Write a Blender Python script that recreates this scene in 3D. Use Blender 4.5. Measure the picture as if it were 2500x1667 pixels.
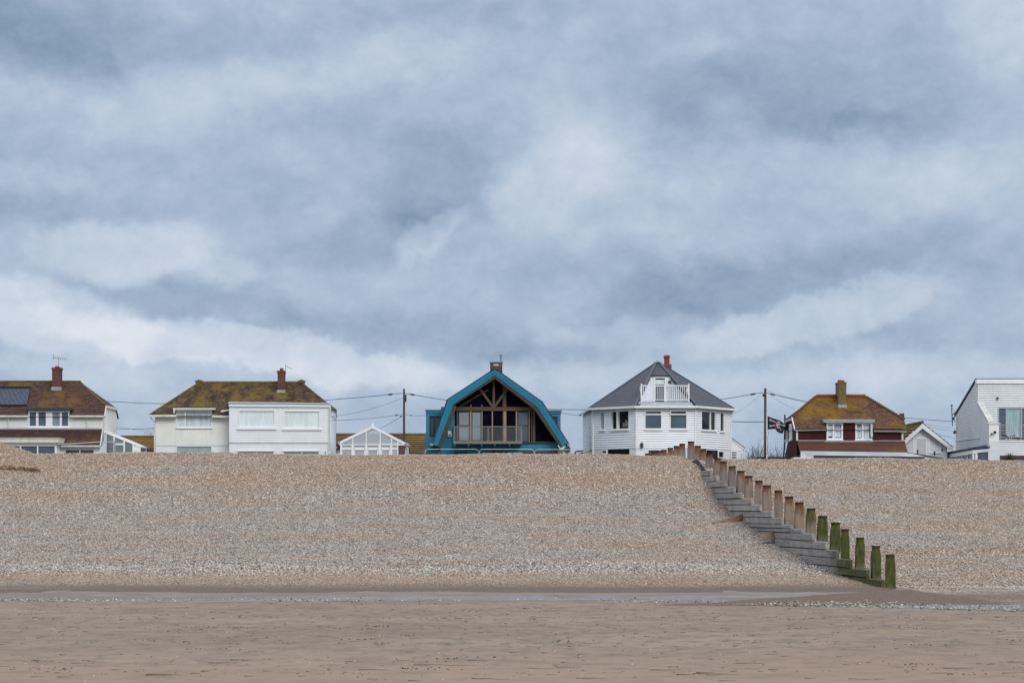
import bpy, math, random
import numpy as np
from mathutils import Vector

random.seed(7)
RNG = np.random.default_rng(11)
S = bpy.context.scene
COL = S.collection
R = math.radians
for o in list(bpy.data.objects):
    bpy.data.objects.remove(o)

# ------------------------------------------------------------------ camera, sky, sun, exposure
FPX, HZ, CZ = 5500.0, 1245.0, 1.75          # focal length and horizon measured on the 2500 px photograph, eye height in metres
cam_d = bpy.data.cameras.new('camera')
cam = bpy.data.objects.new('camera', cam_d)
COL.objects.link(cam)
cam.location = (0, 0, CZ)
cam.rotation_euler = (R(90), 0, 0)
cam_d.sensor_width = 36
cam_d.lens = FPX / 2500 * 36
cam_d.shift_y = (HZ - 833.5) / 2500
cam_d.clip_start = 0.5
cam_d.clip_end = 8000
S.camera = cam
S.view_settings.view_transform = 'Standard'
S.view_settings.look = 'None'
S.view_settings.exposure = 0.0
S.view_settings.gamma = 1.0
S.view_settings.use_curve_mapping = False
S.cycles.max_bounces = 6
S.cycles.diffuse_bounces = 3
S.cycles.transparent_max_bounces = 12

SUN_DIR = Vector((0.36, -0.74, 0.60)).normalized()
sun_d = bpy.data.lights.new('sun', 'SUN')
sun_d.energy = 1.5
sun_d.angle = R(24)
sun_d.color = (1.0, 0.965, 0.92)
sun = bpy.data.objects.new('sun', sun_d)
COL.objects.link(sun)
sun.rotation_euler = SUN_DIR.to_track_quat('Z', 'Y').to_euler()
sun.location = (60, -80, 90)


def node(nt, typ, inputs=None, **props):
    n = nt.nodes.new(typ)
    for k, v in props.items():
        setattr(n, k, v)
    if inputs:
        for k, v in inputs.items():
            if isinstance(v, bpy.types.NodeSocket):
                nt.links.new(v, n.inputs[k])
            else:
                n.inputs[k].default_value = v
    return n


def mth(nt, op, a, b=None, c=None, clamp=False):
    n = nt.nodes.new('ShaderNodeMath')
    n.operation = op
    n.use_clamp = clamp
    for i, v in enumerate((a, b, c)):
        if v is None:
            continue
        if isinstance(v, bpy.types.NodeSocket):
            nt.links.new(v, n.inputs[i])
        else:
            n.inputs[i].default_value = v
    return n.outputs[0]


def ramp(nt, fac, stops, interp='LINEAR'):
    n = nt.nodes.new('ShaderNodeValToRGB')
    cr = n.color_ramp
    cr.interpolation = interp
    while len(cr.elements) < len(stops):
        cr.elements.new(0.5)
    for e, (p, c) in zip(cr.elements, stops):
        e.position = p
        e.color = (c[0], c[1], c[2], 1) if len(c) == 3 else c
    nt.links.new(fac, n.inputs[0])
    return n.outputs[0]


def mix(nt, fac, a, b, blend='MIX'):
    n = nt.nodes.new('ShaderNodeMix')
    n.data_type = 'RGBA'
    n.blend_type = blend
    for i, v in ((0, fac), (6, a), (7, b)):
        if isinstance(v, bpy.types.NodeSocket):
            nt.links.new(v, n.inputs[i])
        else:
            n.inputs[i].default_value = v if i == 0 else (v[0], v[1], v[2], 1)
    return n.outputs[2]


def noise(nt, vec, scale, detail=4, rough=0.55, out='Fac', dist=0.0):
    n = nt.nodes.new('ShaderNodeTexNoise')
    nt.links.new(vec, n.inputs['Vector'])
    n.inputs['Scale'].default_value = scale
    n.inputs['Detail'].default_value = detail
    n.inputs['Roughness'].default_value = rough
    n.inputs['Distortion'].default_value = dist
    return n.outputs[out]


def scaled(nt, vec, s):
    n = nt.nodes.new('ShaderNodeVectorMath')
    n.operation = 'MULTIPLY'
    nt.links.new(vec, n.inputs[0])
    n.inputs[1].default_value = s
    return n.outputs[0]


# ---- overcast sky: layered cloud over the Nishita sky, in compass directions (azimuth, elevation)
W = bpy.data.worlds.new('World')
S.world = W
W.use_nodes = True
nt = W.node_tree
nt.nodes.clear()
tc = node(nt, 'ShaderNodeTexCoord')
dirv = tc.outputs['Generated']
sep = node(nt, 'ShaderNodeSeparateXYZ', {0: dirv})
az = mth(nt, 'ARCTAN2', sep.outputs[0], sep.outputs[1])
el = mth(nt, 'ARCSINE', sep.outputs[2])
comb = node(nt, 'ShaderNodeCombineXYZ', {0: az, 1: el})
# billowing warp of the cloud map
wv = noise(nt, scaled(nt, dirv, (1, 1, 1.3)), 13, 5, 0.58, 'Color')
wsub = node(nt, 'ShaderNodeVectorMath', {0: wv, 1: (0.5, 0.5, 0.5)}, operation='SUBTRACT').outputs[0]
wsc = scaled(nt, wsub, (0.044, 0.034, 0))
wfine = noise(nt, scaled(nt, dirv, (1, 1, 1.1)), 55, 5, 0.62, 'Color')
wfs = scaled(nt, node(nt, 'ShaderNodeVectorMath', {0: wfine, 1: (0.5, 0.5, 0.5)}, operation='SUBTRACT').outputs[0], (0.016, 0.015, 0))
w1 = node(nt, 'ShaderNodeVectorMath', {0: comb.outputs[0], 1: wsc}, operation='ADD').outputs[0]
pos = node(nt, 'ShaderNodeVectorMath', {0: w1, 1: wfs}, operation='ADD').outputs[0]
# cloud masses: centre (in photo-measured directions), half width, half height, tilt, brightness change
CLOUDS = [
    (20, 0, 330, 170, -10, -.30, .1), (360, 120, 420, 90, 6, -.12, .1), (1180, 40, 520, 70, 4, -.10, .1),
    (1640, 190, 210, 150, 0, -.13, .1), (2000, 250, 480, 120, -4, -.17, .1), (2040, 315, 240, 48, -3, -.14, .2),
    (1060, 450, 170, 140, 30, -.16, .5), (900, 580, 300, 60, 10, -.14, .35), (60, 500, 420, 60, 0, -.13, .1),
    (620, 520, 220, 130, 0, -.07, .1), (1780, 702, 430, 90, 9, -.25, .2), (1500, 650, 330, 80, -6, -.14, .1),
    (2330, 660, 330, 100, 0, -.15, .1), (2250, 800, 450, 48, -3, -.09, .1), (520, 755, 430, 70, -8, -.17, .25),
    (1060, 810, 420, 64, -8, -.13, .2), (1990, 120, 220, 150, 10, -.06, .1), (2280, 120, 120, 140, 30, -.10, .2),
    (60, 350, 260, 70, 0, -.06, .1), (1350, 850, 300, 40, 0, -.10, .1), (780, 300, 240, 60, -10, -.06, .1),
    (560, 225, 380, 90, 4, .15, .1), (1020, 140, 320, 80, 14, .15, .2), (1630, 165, 120, 90, 25, .15, .15),
    (1725, 112, 60, 46, 0, .12, .15), (1390, 405, 240, 120, 30, .17, .45), (300, 600, 230, 80, 4, .22, .62),
    (50, 430, 190, 50, 0, .09, .1), (110, 775, 260, 80, -14, .24, .62), (600, 858, 520, 56, -8, .25, .62),
    (1050, 578, 120, 36, 24, .20, .5), (2450, 30, 200, 140, 0, .20, .2), (2380, 430, 360, 130, 4, .13, .1),
    (570, 680, 100, 50, 0, .12, .3), (2020, 762, 360, 50, 10, .19, .62), (1620, 785, 330, 40, 3, .11, .3),
    (1780, 430, 420, 80, 0, .07, .1), (70, 190, 260, 80, 0, .09, .1), (2250, 890, 500, 50, 0, .12, .2),
    (200, 905, 420, 40, 0, .10, .1), (1300, 930, 1500, 75, 0, .13, .1), (800, 430, 200, 60, 0, -.05, .1), (1500, 560, 320, 60, 6, .06, .1),
]
acc = None
for (cx, cy, rx, ry, rot, amp, edge) in CLOUDS:
    a_ = math.atan((cx - 1250) / FPX)
    e_ = math.atan((HZ - cy) / FPX * math.cos(a_))
    mp = node(nt, 'ShaderNodeMapping', {'Vector': pos, 'Location': (a_, e_, 0), 'Rotation': (0, 0, R(rot)),
                                        'Scale': (rx / FPX * 1.25, ry / FPX * 1.25, 1)}, vector_type='TEXTURE')
    ln = node(nt, 'ShaderNodeVectorMath', {0: mp.outputs[0]}, operation='LENGTH')
    mr = node(nt, 'ShaderNodeMapRange', {'Value': ln.outputs['Value'], 1: edge, 2: 1.0, 3: amp, 4: 0.0}, interpolation_type='SMOOTHSTEP')
    acc = mr.outputs[0] if acc is None else mth(nt, 'ADD', acc, mr.outputs[0])
f1 = noise(nt, scaled(nt, dirv, (1, 1, 1.9)), 9, 6, 0.55, dist=0.3)
f2 = noise(nt, scaled(nt, dirv, (1, 1, 1.45)), 30, 7, 0.62, dist=0.5)
f3 = noise(nt, scaled(nt, dirv, (1, 1, 1.5)), 85, 5, 0.6, dist=0.3)
pv = node(nt, 'ShaderNodeVectorMath', {0: scaled(nt, dirv, (1, 1, 1.35)), 1: scaled(nt, wsub, (.03, .03, .03))}, operation='ADD').outputs[0]
puff = mth(nt, 'ABSOLUTE', mth(nt, 'SUBTRACT', noise(nt, pv, 17, 6, 0.55), 0.5))      # rounded heads with creases between them
val = mth(nt, 'ADD', 0.50, mth(nt, 'MULTIPLY', acc, .92))
puff2 = mth(nt, 'ABSOLUTE', mth(nt, 'SUBTRACT', noise(nt, pv, 46, 5, 0.58), 0.5))
for f_, mid_, amp_ in ((f1, .5, .20), (f2, .5, .20), (f3, .5, .12), (puff, .08, .50), (puff2, .07, .38)):
    val = mth(nt, 'ADD', val, mth(nt, 'MULTIPLY', mth(nt, 'SUBTRACT', f_, mid_), amp_))
SKYSTOPS = [(0.0, (.122, .198, .298)), (0.22, (.25, .342, .478)), (0.5, (.420, .515, .658)), (0.75, (.585, .658, .768)), (1.0, (.75, .795, .865))]
cl = ramp(nt, val, SKYSTOPS)
# an overcast sky is several times brighter overhead than at the horizon
up = node(nt, 'ShaderNodeMapRange', {'Value': el, 1: 0.24, 2: 1.0, 3: 1.0, 4: 2.45}, interpolation_type='SMOOTHSTEP').outputs[0]
warm = node(nt, 'ShaderNodeMapRange', {'Value': el, 1: 0.24, 2: 0.7, 3: 0.0, 4: 0.75}, interpolation_type='SMOOTHSTEP').outputs[0]
cl = mix(nt, warm, cl, (.585, .605, .64))
clb = node(nt, 'ShaderNodeVectorMath', {0: cl}, operation='SCALE')
nt.links.new(mth(nt, 'MULTIPLY', up, 10.0), clb.inputs['Scale'])
sky = node(nt, 'ShaderNodeTexSky', sky_type='NISHITA', sun_disc=False)
sky.sun_elevation = math.asin(SUN_DIR.z)
sky.sun_rotation = math.atan2(SUN_DIR.x, SUN_DIR.y)
final = mix(nt, 0.97, sky.outputs[0], clb.outputs[0])
bg = node(nt, 'ShaderNodeBackground', {'Color': final, 'Strength': 0.1})
nt.links.new(bg.outputs[0], node(nt, 'ShaderNodeOutputWorld').inputs[0])


# ------------------------------------------------------------------ helpers
def P(px, py, Y):
    """the point at depth Y that was measured at (px, py) on the photograph"""
    return Vector(((px - 1250) * Y / FPX, Y, CZ + (HZ - py) * Y / FPX))


def X_(px, Y):
    return (px - 1250) * Y / FPX


def Z_(py, Y):
    return CZ + (HZ - py) * Y / FPX


def cut(poly, co, lim, above):
    """the part of a convex outline with coordinate co above (or below) lim"""
    out = []
    for i in range(len(poly)):
        a, b = Vector(poly[i]), Vector(poly[(i + 1) % len(poly)])
        ha, hb = a[co] - lim, b[co] - lim
        if not above:
            ha, hb = -ha, -hb
        if ha >= 0:
            out.append(a)
        if (ha > 0 > hb) or (ha < 0 < hb):
            out.append(a + (b - a) * (ha / (ha - hb)))
    return out


def notch(poly, x0, x1, z):
    """a roof plane with the strip below a dormer left out: three convex pieces"""
    return [q for q in (cut(poly, 0, x0, False), cut(poly, 0, x1, True), cut(cut(cut(poly, 0, x0, True), 0, x1, False), 2, z, True)) if len(q) > 2]


class MB:
    """collects faces (with metre UVs) and links them as ONE mesh object"""
    def __init__(s):
        s.v = []
        s.f = []
        s.uv = []
        s.sm = False

    def poly(s, pts, uvs=None):
        pts = [Vector(p) for p in pts]
        if uvs is None:
            n = Vector((0, 0, 0))
            for i in range(len(pts)):
                n += (pts[i] - pts[0]).cross(pts[(i + 1) % len(pts)] - pts[0])
            if n.length < 1e-12:
                n = Vector((0, 0, 1))
            n.normalize()
            u = Vector((0, 0, 1)).cross(n)
            u = Vector((1, 0, 0)) if u.length < 1e-3 else u.normalized()
            w = n.cross(u)
            uvs = [(p.dot(u), p.dot(w)) for p in pts]
        b = len(s.v)
        s.v += [tuple(p) for p in pts]
        s.f.append(tuple(range(b, b + len(pts))))
        s.uv += uvs

    def hexa(s, c):
        """eight corners: bottom loop 0-3, top loop 4-7, counter-clockwise from above"""
        for q in ((3, 2, 1, 0), (4, 5, 6, 7), (0, 1, 5, 4), (1, 2, 6, 5), (2, 3, 7, 6), (3, 0, 4, 7)):
            s.poly([c[i] for i in q])

    def box(s, x0, x1, y0, y1, z0, z1):
        s.hexa([(x0, y0, z0), (x1, y0, z0), (x1, y1, z0), (x0, y1, z0), (x0, y0, z1), (x1, y0, z1), (x1, y1, z1), (x0, y1, z1)])

    def fbox(s, F, u0, u1, w0, w1, z0, z1):
        A, d, n = F
        def q(u, w, z):
            return (A[0] + d[0] * u + n[0] * w, A[1] + d[1] * u + n[1] * w, z)
        s.hexa([q(u0, w1, z0), q(u1, w1, z0), q(u1, w0, z0), q(u0, w0, z0), q(u0, w1, z1), q(u1, w1, z1), q(u1, w0, z1), q(u0, w0, z1)])

    def beam(s, p, q, w, h, side=None):
        """a bar from p to q, w wide along side, h across"""
        p, q = Vector(p), Vector(q)
        d = (q - p).normalized()
        sd = Vector(side) if side else d.cross(Vector((0, 0, 1)))
        if sd.length < 1e-3:
            sd = Vector((1, 0, 0))
        sd = (sd - d * sd.dot(d)).normalized()
        t = sd.cross(d).normalized()
        a, b = sd * (w / 2), t * (h / 2)
        s.hexa([p - a - b, p + a - b, q + a - b, q - a - b, p - a + b, p + a + b, q + a + b, q - a + b])

    def prism(s, pts, vec):
        """closed outline pushed along vec"""
        pts = [Vector(p) for p in pts]
        v = Vector(vec)
        n = Vector((0, 0, 0))
        for i in range(len(pts)):
            n += (pts[i] - pts[0]).cross(pts[(i + 1) % len(pts)] - pts[0])
        if n.dot(v) > 0:
            pts.reverse()
        s.poly(pts)
        s.poly([p + v for p in reversed(pts)])
        for i in range(len(pts)):
            a, b = pts[i], pts[(i + 1) % len(pts)]
            s.poly([b, a, a + v, b + v])

    def tube(s, pts, r, n=8, cap=True, r1=None):
        pts = [Vector(p) for p in pts]
        rings = []
        m = len(pts)
        for i, p in enumerate(pts):
            d = (pts[min(i + 1, m - 1)] - pts[max(i - 1, 0)]).normalized()
            a = d.cross(Vector((0, 0, 1)))
            a = Vector((1, 0, 0)) if a.length < 0.05 else a.normalized()
            b = a.cross(d)
            rr = r if r1 is None else r + (r1 - r) * i / (m - 1)
            rings.append([p + (a * math.cos(2 * math.pi * k / n) + b * math.sin(2 * math.pi * k / n)) * rr for k in range(n)])
        for i in range(m - 1):
            for k in range(n):
                s.poly([rings[i][k], rings[i][(k + 1) % n], rings[i + 1][(k + 1) % n], rings[i + 1][k]])
        if cap:
            s.poly(list(reversed(rings[0])))
            s.poly(rings[-1])

    def courses(s, poly, pitch, t, rnd=0.0):
        """a flat convex outline laid in overlapping courses (tiles, weatherboards): each course's lower edge stands t proud"""
        poly = [Vector(p) for p in poly]
        n = Vector((0, 0, 0))
        for i in range(len(poly)):
            n += (poly[i] - poly[0]).cross(poly[(i + 1) % len(poly)] - poly[0])
        n.normalize()
        u = Vector((0, 0, 1)).cross(n)
        u = Vector((1, 0, 0)) if u.length < 1e-3 else u.normalized()
        w = n.cross(u)
        if w.z < 0:
            w = -w
        hs = [p.dot(w) for p in poly]
        k0, k1 = math.floor(min(hs) / pitch + 1e-6), math.ceil(max(hs) / pitch - 1e-6)
        def clip(pts, lim, keep_above):
            out = []
            for i in range(len(pts)):
                a, b = pts[i], pts[(i + 1) % len(pts)]
                ha, hb = a.dot(w) - lim, b.dot(w) - lim
                if not keep_above:
                    ha, hb = -ha, -hb
                if ha >= -1e-9:
                    out.append(a)
                if (ha > 1e-9 and hb < -1e-9) or (ha < -1e-9 and hb > 1e-9):
                    out.append(a + (b - a) * (ha / (ha - hb)))
            return out
        for k in range(k0, k1):
            a, b = k * pitch, (k + 1) * pitch
            c = clip(clip(poly, a, True), b, False)
            if len(c) < 3 or max(p.dot(w) for p in c) - a < 1e-3:
                continue
            tt = t * (1 + rnd * (random.random() - .5))
            pts = [p + n * (tt * (b - p.dot(w)) / pitch) for p in c]
            s.poly(pts, [(p.dot(u), p.dot(w)) for p in c])
            low = [p for p in c if p.dot(w) - a < 4e-4]
            if len(low) >= 2:
                low.sort(key=lambda p: p.dot(u))
                l, r_ = low[0], low[-1]
                s.poly([l, r_, r_ + n * tt, l + n * tt], [(l.dot(u), a), (r_.dot(u), a), (r_.dot(u), a), (l.dot(u), a)])

    def clad(s, F, u0, u1, z0, z1, holes=(), pitch=.15, t=.022, gap=0.0):
        """weatherboards on a vertical plane with rectangular window openings left out"""
        A, d, n = F
        zs = {z0, z1}
        k = math.floor(z0 / pitch)
        while k * pitch < z1:
            if k * pitch > z0:
                zs.add(k * pitch)
            k += 1
        if gap:
            k = math.floor(z0 / pitch)
            while k * pitch < z1:
                if z0 < k * pitch + gap < z1:
                    zs.add(k * pitch + gap)
                k += 1
        for h in holes:
            for z in h[2:4]:
                if z0 < z < z1:
                    zs.add(z)
        zs = sorted(zs)
        def q(u, w, z):
            return (A[0] + d[0] * u + n[0] * w, A[1] + d[1] * u + n[1] * w, z)
        for a, b in zip(zs[:-1], zs[1:]):
            mid = (a + b) / 2
            cuts = sorted((max(h[0], u0), min(h[1], u1)) for h in holes if h[2] < mid < h[3] and h[1] > u0 and h[0] < u1)
            x = u0
            spans = []
            for c0, c1 in cuts:
                if c0 > x:
                    spans.append((x, c0))
                x = max(x, c1)
            if x < u1:
                spans.append((x, u1))
            kb = math.floor(mid / pitch) * pitch
            wa, wb = t * (1 - (a - kb) / pitch), t * (1 - (b - kb) / pitch)
            groove = gap and mid < kb + gap
            if groove:
                wa = wb = -.07
            for e0, e1 in spans:
                s.poly([q(e0, wa, a), q(e1, wa, a), q(e1, wb, b), q(e0, wb, b)], [(e0, a), (e1, a), (e1, b), (e0, b)])
                if groove:      # recess added so the joint between boards falls dark: ledge below, underside above
                    s.poly([q(e0, 0, a), q(e1, 0, a), q(e1, wa, a), q(e0, wa, a)])
                    s.poly([q(e0, wa, b), q(e1, wa, b), q(e1, t, b), q(e0, t, b)])
                elif not gap and abs(a - kb) < 1e-6:
                    s.poly([q(e0, 0, a), q(e1, 0, a), q(e1, wa, a), q(e0, wa, a)])

    def build(s, name, mat, parent=None, smooth=False):
        me = bpy.data.meshes.new(name)
        me.from_pydata(s.v, [], s.f)
        ul = me.uv_layers.new(name='UVMap')
        ul.data.foreach_set('uv', [c for uv in s.uv for c in uv])
        me.materials.append(mat)
        if smooth:
            me.polygons.foreach_set('use_smooth', [True] * len(me.polygons))
        me.update()
        o = bpy.data.objects.new(name, me)
        COL.objects.link(o)
        if parent is not None:
            o.parent = parent
            base = Vector((0, 0, 0))
            q = parent
            while q is not None:
                base += q.location
                q = q.parent
            o.location = -base
        return o


def tag(o, label, cat, group=None, kind=None):
    o['label'] = label
    o['category'] = cat
    if group:
        o['group'] = group
    if kind:
        o['kind'] = kind
    return o


def thing(name, label, cat, loc, group=None):
    o = bpy.data.objects.new(name, None)
    COL.objects.link(o)
    o.location = loc
    o.empty_display_size = 0.3
    return tag(o, label, cat, group)


def one(mb_fn, name, mat, parent=None, smooth=False):
    m = MB()
    mb_fn(m)
    return m.build(name, mat, parent, smooth)


# ------------------------------------------------------------------ materials
def newmat(name):
    m = bpy.data.materials.new(name)
    m.use_nodes = True
    nt = m.node_tree
    return m, nt, nt.nodes['Principled BSDF']


def coords(nt, which='Object'):
    if which == 'World':
        return node(nt, 'ShaderNodeNewGeometry').outputs['Position']
    return node(nt, 'ShaderNodeTexCoord').outputs[which]


def bump(nt, bsdf, h, strength=.3, dist=.02):
    b = node(nt, 'ShaderNodeBump', {'Height': h, 'Strength': strength, 'Distance': dist})
    nt.links.new(b.outputs[0], bsdf.inputs['Normal'])


def plain(name, c, rough=.55, var=.12, scale=2.0, metal=0.0, stain=None, spec=.4):
    """weathered paint / metal / plaster: the colour wanders a little, with optional streaky stains"""
    m, nt, b = newmat(name)
    v = coords(nt, 'World')
    f = noise(nt, v, scale, 5, .6)
    lo = tuple(max(0, x * (1 - var)) for x in c)
    hi = tuple(min(1, x * (1 + var)) for x in c)
    col = ramp(nt, f, [(.3, lo), (.7, hi)])
    if stain:
        g = noise(nt, scaled(nt, v, (3.5, 3.5, .5)), 1.0, 5, .65)
        g = ramp(nt, g, [(.55, (0, 0, 0)), (.78, (1, 1, 1))])
        col = mix(nt, mth(nt, 'MULTIPLY', g, stain[1]), col, stain[0])
    nt.links.new(col, b.inputs['Base Color'])
    b.inputs['Roughness'].default_value = rough
    b.inputs['Metallic'].default_value = metal
    b.inputs['Specular IOR Level'].default_value = spec
    return m


def tiles(name, c1, c2, patches, row=.11, width=.165, mortar=(.03, .02, .015), rough=.85):
    """tiles / bricks on metre UVs; patches = [(colour, noise scale, low, high, amount, stretch)] of lichen, moss and bleaching"""
    m, nt, b = newmat(name)
    uv = coords(nt, 'UV')
    br = node(nt, 'ShaderNodeTexBrick', {'Vector': uv, 'Color1': (*c1, 1), 'Color2': (*c2, 1), 'Mortar': (*mortar, 1), 'Scale': 1.0,
                                         'Mortar Size': .006, 'Mortar Smooth': .3, 'Bias': 0.0, 'Brick Width': width, 'Row Height': row})
    v = coords(nt, 'World')
    col = br.outputs['Color']
    for c, sc, lo, hi, amt, st in patches:
        f = noise(nt, scaled(nt, v, st), sc, 6, .65)
        f = ramp(nt, f, [(lo, (0, 0, 0)), (hi, (1, 1, 1))])
        fine = noise(nt, v, 9, 4, .7)
        f = mth(nt, 'MULTIPLY', f, mth(nt, 'ADD', mth(nt, 'MULTIPLY', fine, 1.1), .35), clamp=True)
        col = mix(nt, mth(nt, 'MULTIPLY', f, amt), col, c)
    nt.links.new(col, b.inputs['Base Color'])
    b.inputs['Roughness'].default_value = rough
    b.inputs['Specular IOR Level'].default_value = .25
    bump(nt, b, br.outputs['Fac'], .35, -.01)
    return m


def wood(name, c1, c2, rough=.75, grain=(2, 2, 30), knots=True):
    m, nt, b = newmat(name)
    v = coords(nt, 'World')
    f = noise(nt, scaled(nt, v, grain), 1.2, 6, .65, dist=.5)
    col = ramp(nt, f, [(.3, c1), (.7, c2)])
    g = noise(nt, v, .9, 3)
    col = mix(nt, mth(nt, 'MULTIPLY', g, .5), col, tuple(x * .6 for x in c1))
    nt.links.new(col, b.inputs['Base Color'])
    b.inputs['Roughness'].default_value = rough
    bump(nt, b, f, .25, .01)
    return m


def glass(name, c, rough=.06, spec=.5, var=.25, curtain=False):
    """a window pane seen from outside: dark room, drawn curtain or reflection painted as colour under reflecting glass"""
    m, nt, b = newmat(name)
    v = coords(nt, 'World')
    f = noise(nt, scaled(nt, v, (6, 6, .8) if curtain else (.7, .7, .7)), 1.0, 3, .5)
    col = ramp(nt, f, [(.3, tuple(x * (1 - var) for x in c)), (.7, tuple(min(1, x * (1 + var)) for x in c))])
    nt.links.new(col, b.inputs['Base Color'])
    b.inputs['Roughness'].default_value = .8
    b.inputs['Specular IOR Level'].default_value = .1
    b.inputs['Coat Weight'].default_value = spec
    b.inputs['Coat Roughness'].default_value = rough
    return m


def clear_glass(name, c=(.8, .9, .93)):
    m, nt, b = newmat(name)
    tr = node(nt, 'ShaderNodeBsdfTransparent', {'Color': (*c, 1)})
    gl = node(nt, 'ShaderNodeBsdfGlossy', {'Color': (.9, .95, 1, 1), 'Roughness': .05})
    fr = node(nt, 'ShaderNodeFresnel', {'IOR': 1.5})
    pale = node(nt, 'ShaderNodeBsdfDiffuse', {'Color': (.66, .72, .75, 1)})      # pale diffuse share that lightens the glass
    tr = node(nt, 'ShaderNodeMixShader', {0: .52, 1: tr.outputs[0], 2: pale.outputs[0]})
    mx = node(nt, 'ShaderNodeMixShader', {0: mth(nt, 'ADD', mth(nt, 'MULTIPLY', fr.outputs[0], 1.0), .12, clamp=True), 1: tr.outputs[0], 2: gl.outputs[0]})
    nt.links.new(mx.outputs[0], nt.nodes['Material Output'].inputs[0])
    return m


M = {}
M['white'] = plain('white_paint', (.80, .80, .79), .5, .05, 1.3, stain=((.50, .49, .44), .22))
M['bright_board'] = plain('bright_white_weatherboard', (.84, .865, .90), .5, .04, .8, stain=((.60, .61, .60), .2))
M['white_board'] = plain('white_weatherboard', (.79, .81, .835), .55, .05, .8, stain=((.55, .54, .48), .28))
M['cream_board'] = plain('cream_weatherboard', (.79, .775, .73), .55, .06, .8, stain=((.45, .42, .32), .35))
M['grey_board'] = plain('pale_grey_weatherboard', (.66, .68, .70), .55, .06, .8, stain=((.45, .46, .45), .3))
M['upvc'] = plain('white_plastic_frame', (.82, .82, .82), .3, .03, 2.0)
M['gutter'] = plain('cream_plastic_gutter', (.66, .65, .58), .4, .10, 2.0, stain=((.3, .28, .22), .45))
M['render'] = plain('white_render', (.74, .76, .78), .85, .05, 1.5, stain=((.5, .5, .48), .3))
M['black'] = plain('black_plastic', (.018, .018, .02), .45, .2)
M['darkgrey'] = plain('dark_grey_felt', (.05, .055, .062), .8, .25)
M['lead'] = plain('grey_lead', (.30, .33, .36), .6, .15, 2.5, stain=((.5, .5, .5), .3))
M['galv'] = plain('galvanised_steel', (.45, .47, .48), .4, .12, 3, .7)
M['wire'] = plain('black_cable_sheath', (.02, .022, .026), .6, .1)
M['alu'] = plain('grey_aluminium', (.42, .44, .46), .4, .1, 3, .6)
M['brick'] = tiles('red_brick', (.15, .047, .030), (.095, .031, .022), [((.06, .05, .04), 1.5, .5, .75, .5, (1, 1, 1))], .075, .22, (.20, .16, .13))
M['brick_lichen'] = tiles('lichened_brick', (.17, .13, .055), (.12, .085, .04), [((.20, .16, .05), 2.2, .40, .62, .7, (1, 1, 1)), ((.05, .045, .03), 3, .55, .75, .5, (1, 1, 1))], .075, .22, (.12, .1, .06))
M['brick_brown'] = tiles('brown_brick', (.14, .075, .05), (.09, .05, .038), [((.05, .04, .03), 1.5, .45, .75, .6, (1, 1, 1))], .075, .22, (.14, .12, .10))
M['brick_orange'] = tiles('orange_brick', (.25, .058, .026), (.17, .042, .022), [], .075, .22, (.26, .14, .09))
M['pot'] = plain('terracotta', (.22, .052, .028), .7, .2, 6)
# ------------------------------------------------------------------ the groyne's line, measured post by post
POSTPX = [(2142, 1055, 80), (2015, 983, 72), (1882, 915, 72), (1765, 847, 70), (1675, 792, 82), (1573, 738, 82), (1477, 676, 80), (1387, 625, 76),
          (1302, 578, 72), (1217, 528, 72), (1127, 487, 72), (1051, 447, 68), (970, 408, 67), (904, 367, 64), (834, 330, 64), (768, 290, 62),
          (709, 263, 61), (646, 227, 60), (597, 190, 57), (546, 162, 56), (496, 127, 57), (430, 145, 54), (378, 164, 53), (328, 178, 52),
          (278, 194, 51), (232, 204, 51), (190, 212, 50), (142, 225, 49)]
PLANKPX = {0: (2115, 1258), 1: (1975, 1175), 2: (1850, 1092), 3: (1730, 1018), 4: (1625, 947), 5: (1530, 880), 7: (1340, 808), 8: (1255, 750),
           9: (1180, 697), 10: (1090, 643), 11: (1010, 590), 12: (938, 545), 13: (867, 495), 14: (800, 447), 15: (733, 402), 16: (675, 360),
           17: (612, 318), 18: (565, 285)}


def groyne_x(Y):
    return 13.666 - .1045 * Y


def src(zx, zy):
    return 1540 + zx / 3.36, 1040 + zy / 3.36


POSTS = []
for zx, zy, zw in POSTPX:
    px, py = src(zx, zy)
    Y = 13.666 / ((px - 1250) / FPX + .1045)
    POSTS.append((X_(px, Y), Y, Z_(py, Y), zw / 3.36 * Y / FPX))
PLANKS = {}
for k, (zx, zy) in PLANKPX.items():
    PLANKS[k] = Z_(src(zx, zy)[1], POSTS[k][1] + .1)
PLANKS[6] = (PLANKS[5] + PLANKS[7]) / 2

LY = np.array([40, 46.2, 47.7, 50.6, 54.8, 58, 62, 66.7, 68, 70, 72, 73.6, 75.2, 77, 200])
LZ = np.array([-.06, -.05, -.01, .04, .27, .585, 1.03, 1.64, 1.92, 2.53, 3.14, 3.47, 3.56, 3.56, 3.56])
RY = np.array([30, 38.5, 41.0, 43, 46, 49.0] + [POSTS[k][1] + .2 for k in range(19)] + [75.5, 78, 200])
RZ = np.array([-.06, -.05, -.01, .02, .05, .07] + [PLANKS[k] - .20 for k in range(17)] + [PLANKS[17] - .06, PLANKS[18] + .05] + [3.44, 3.44, 3.44])


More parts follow.
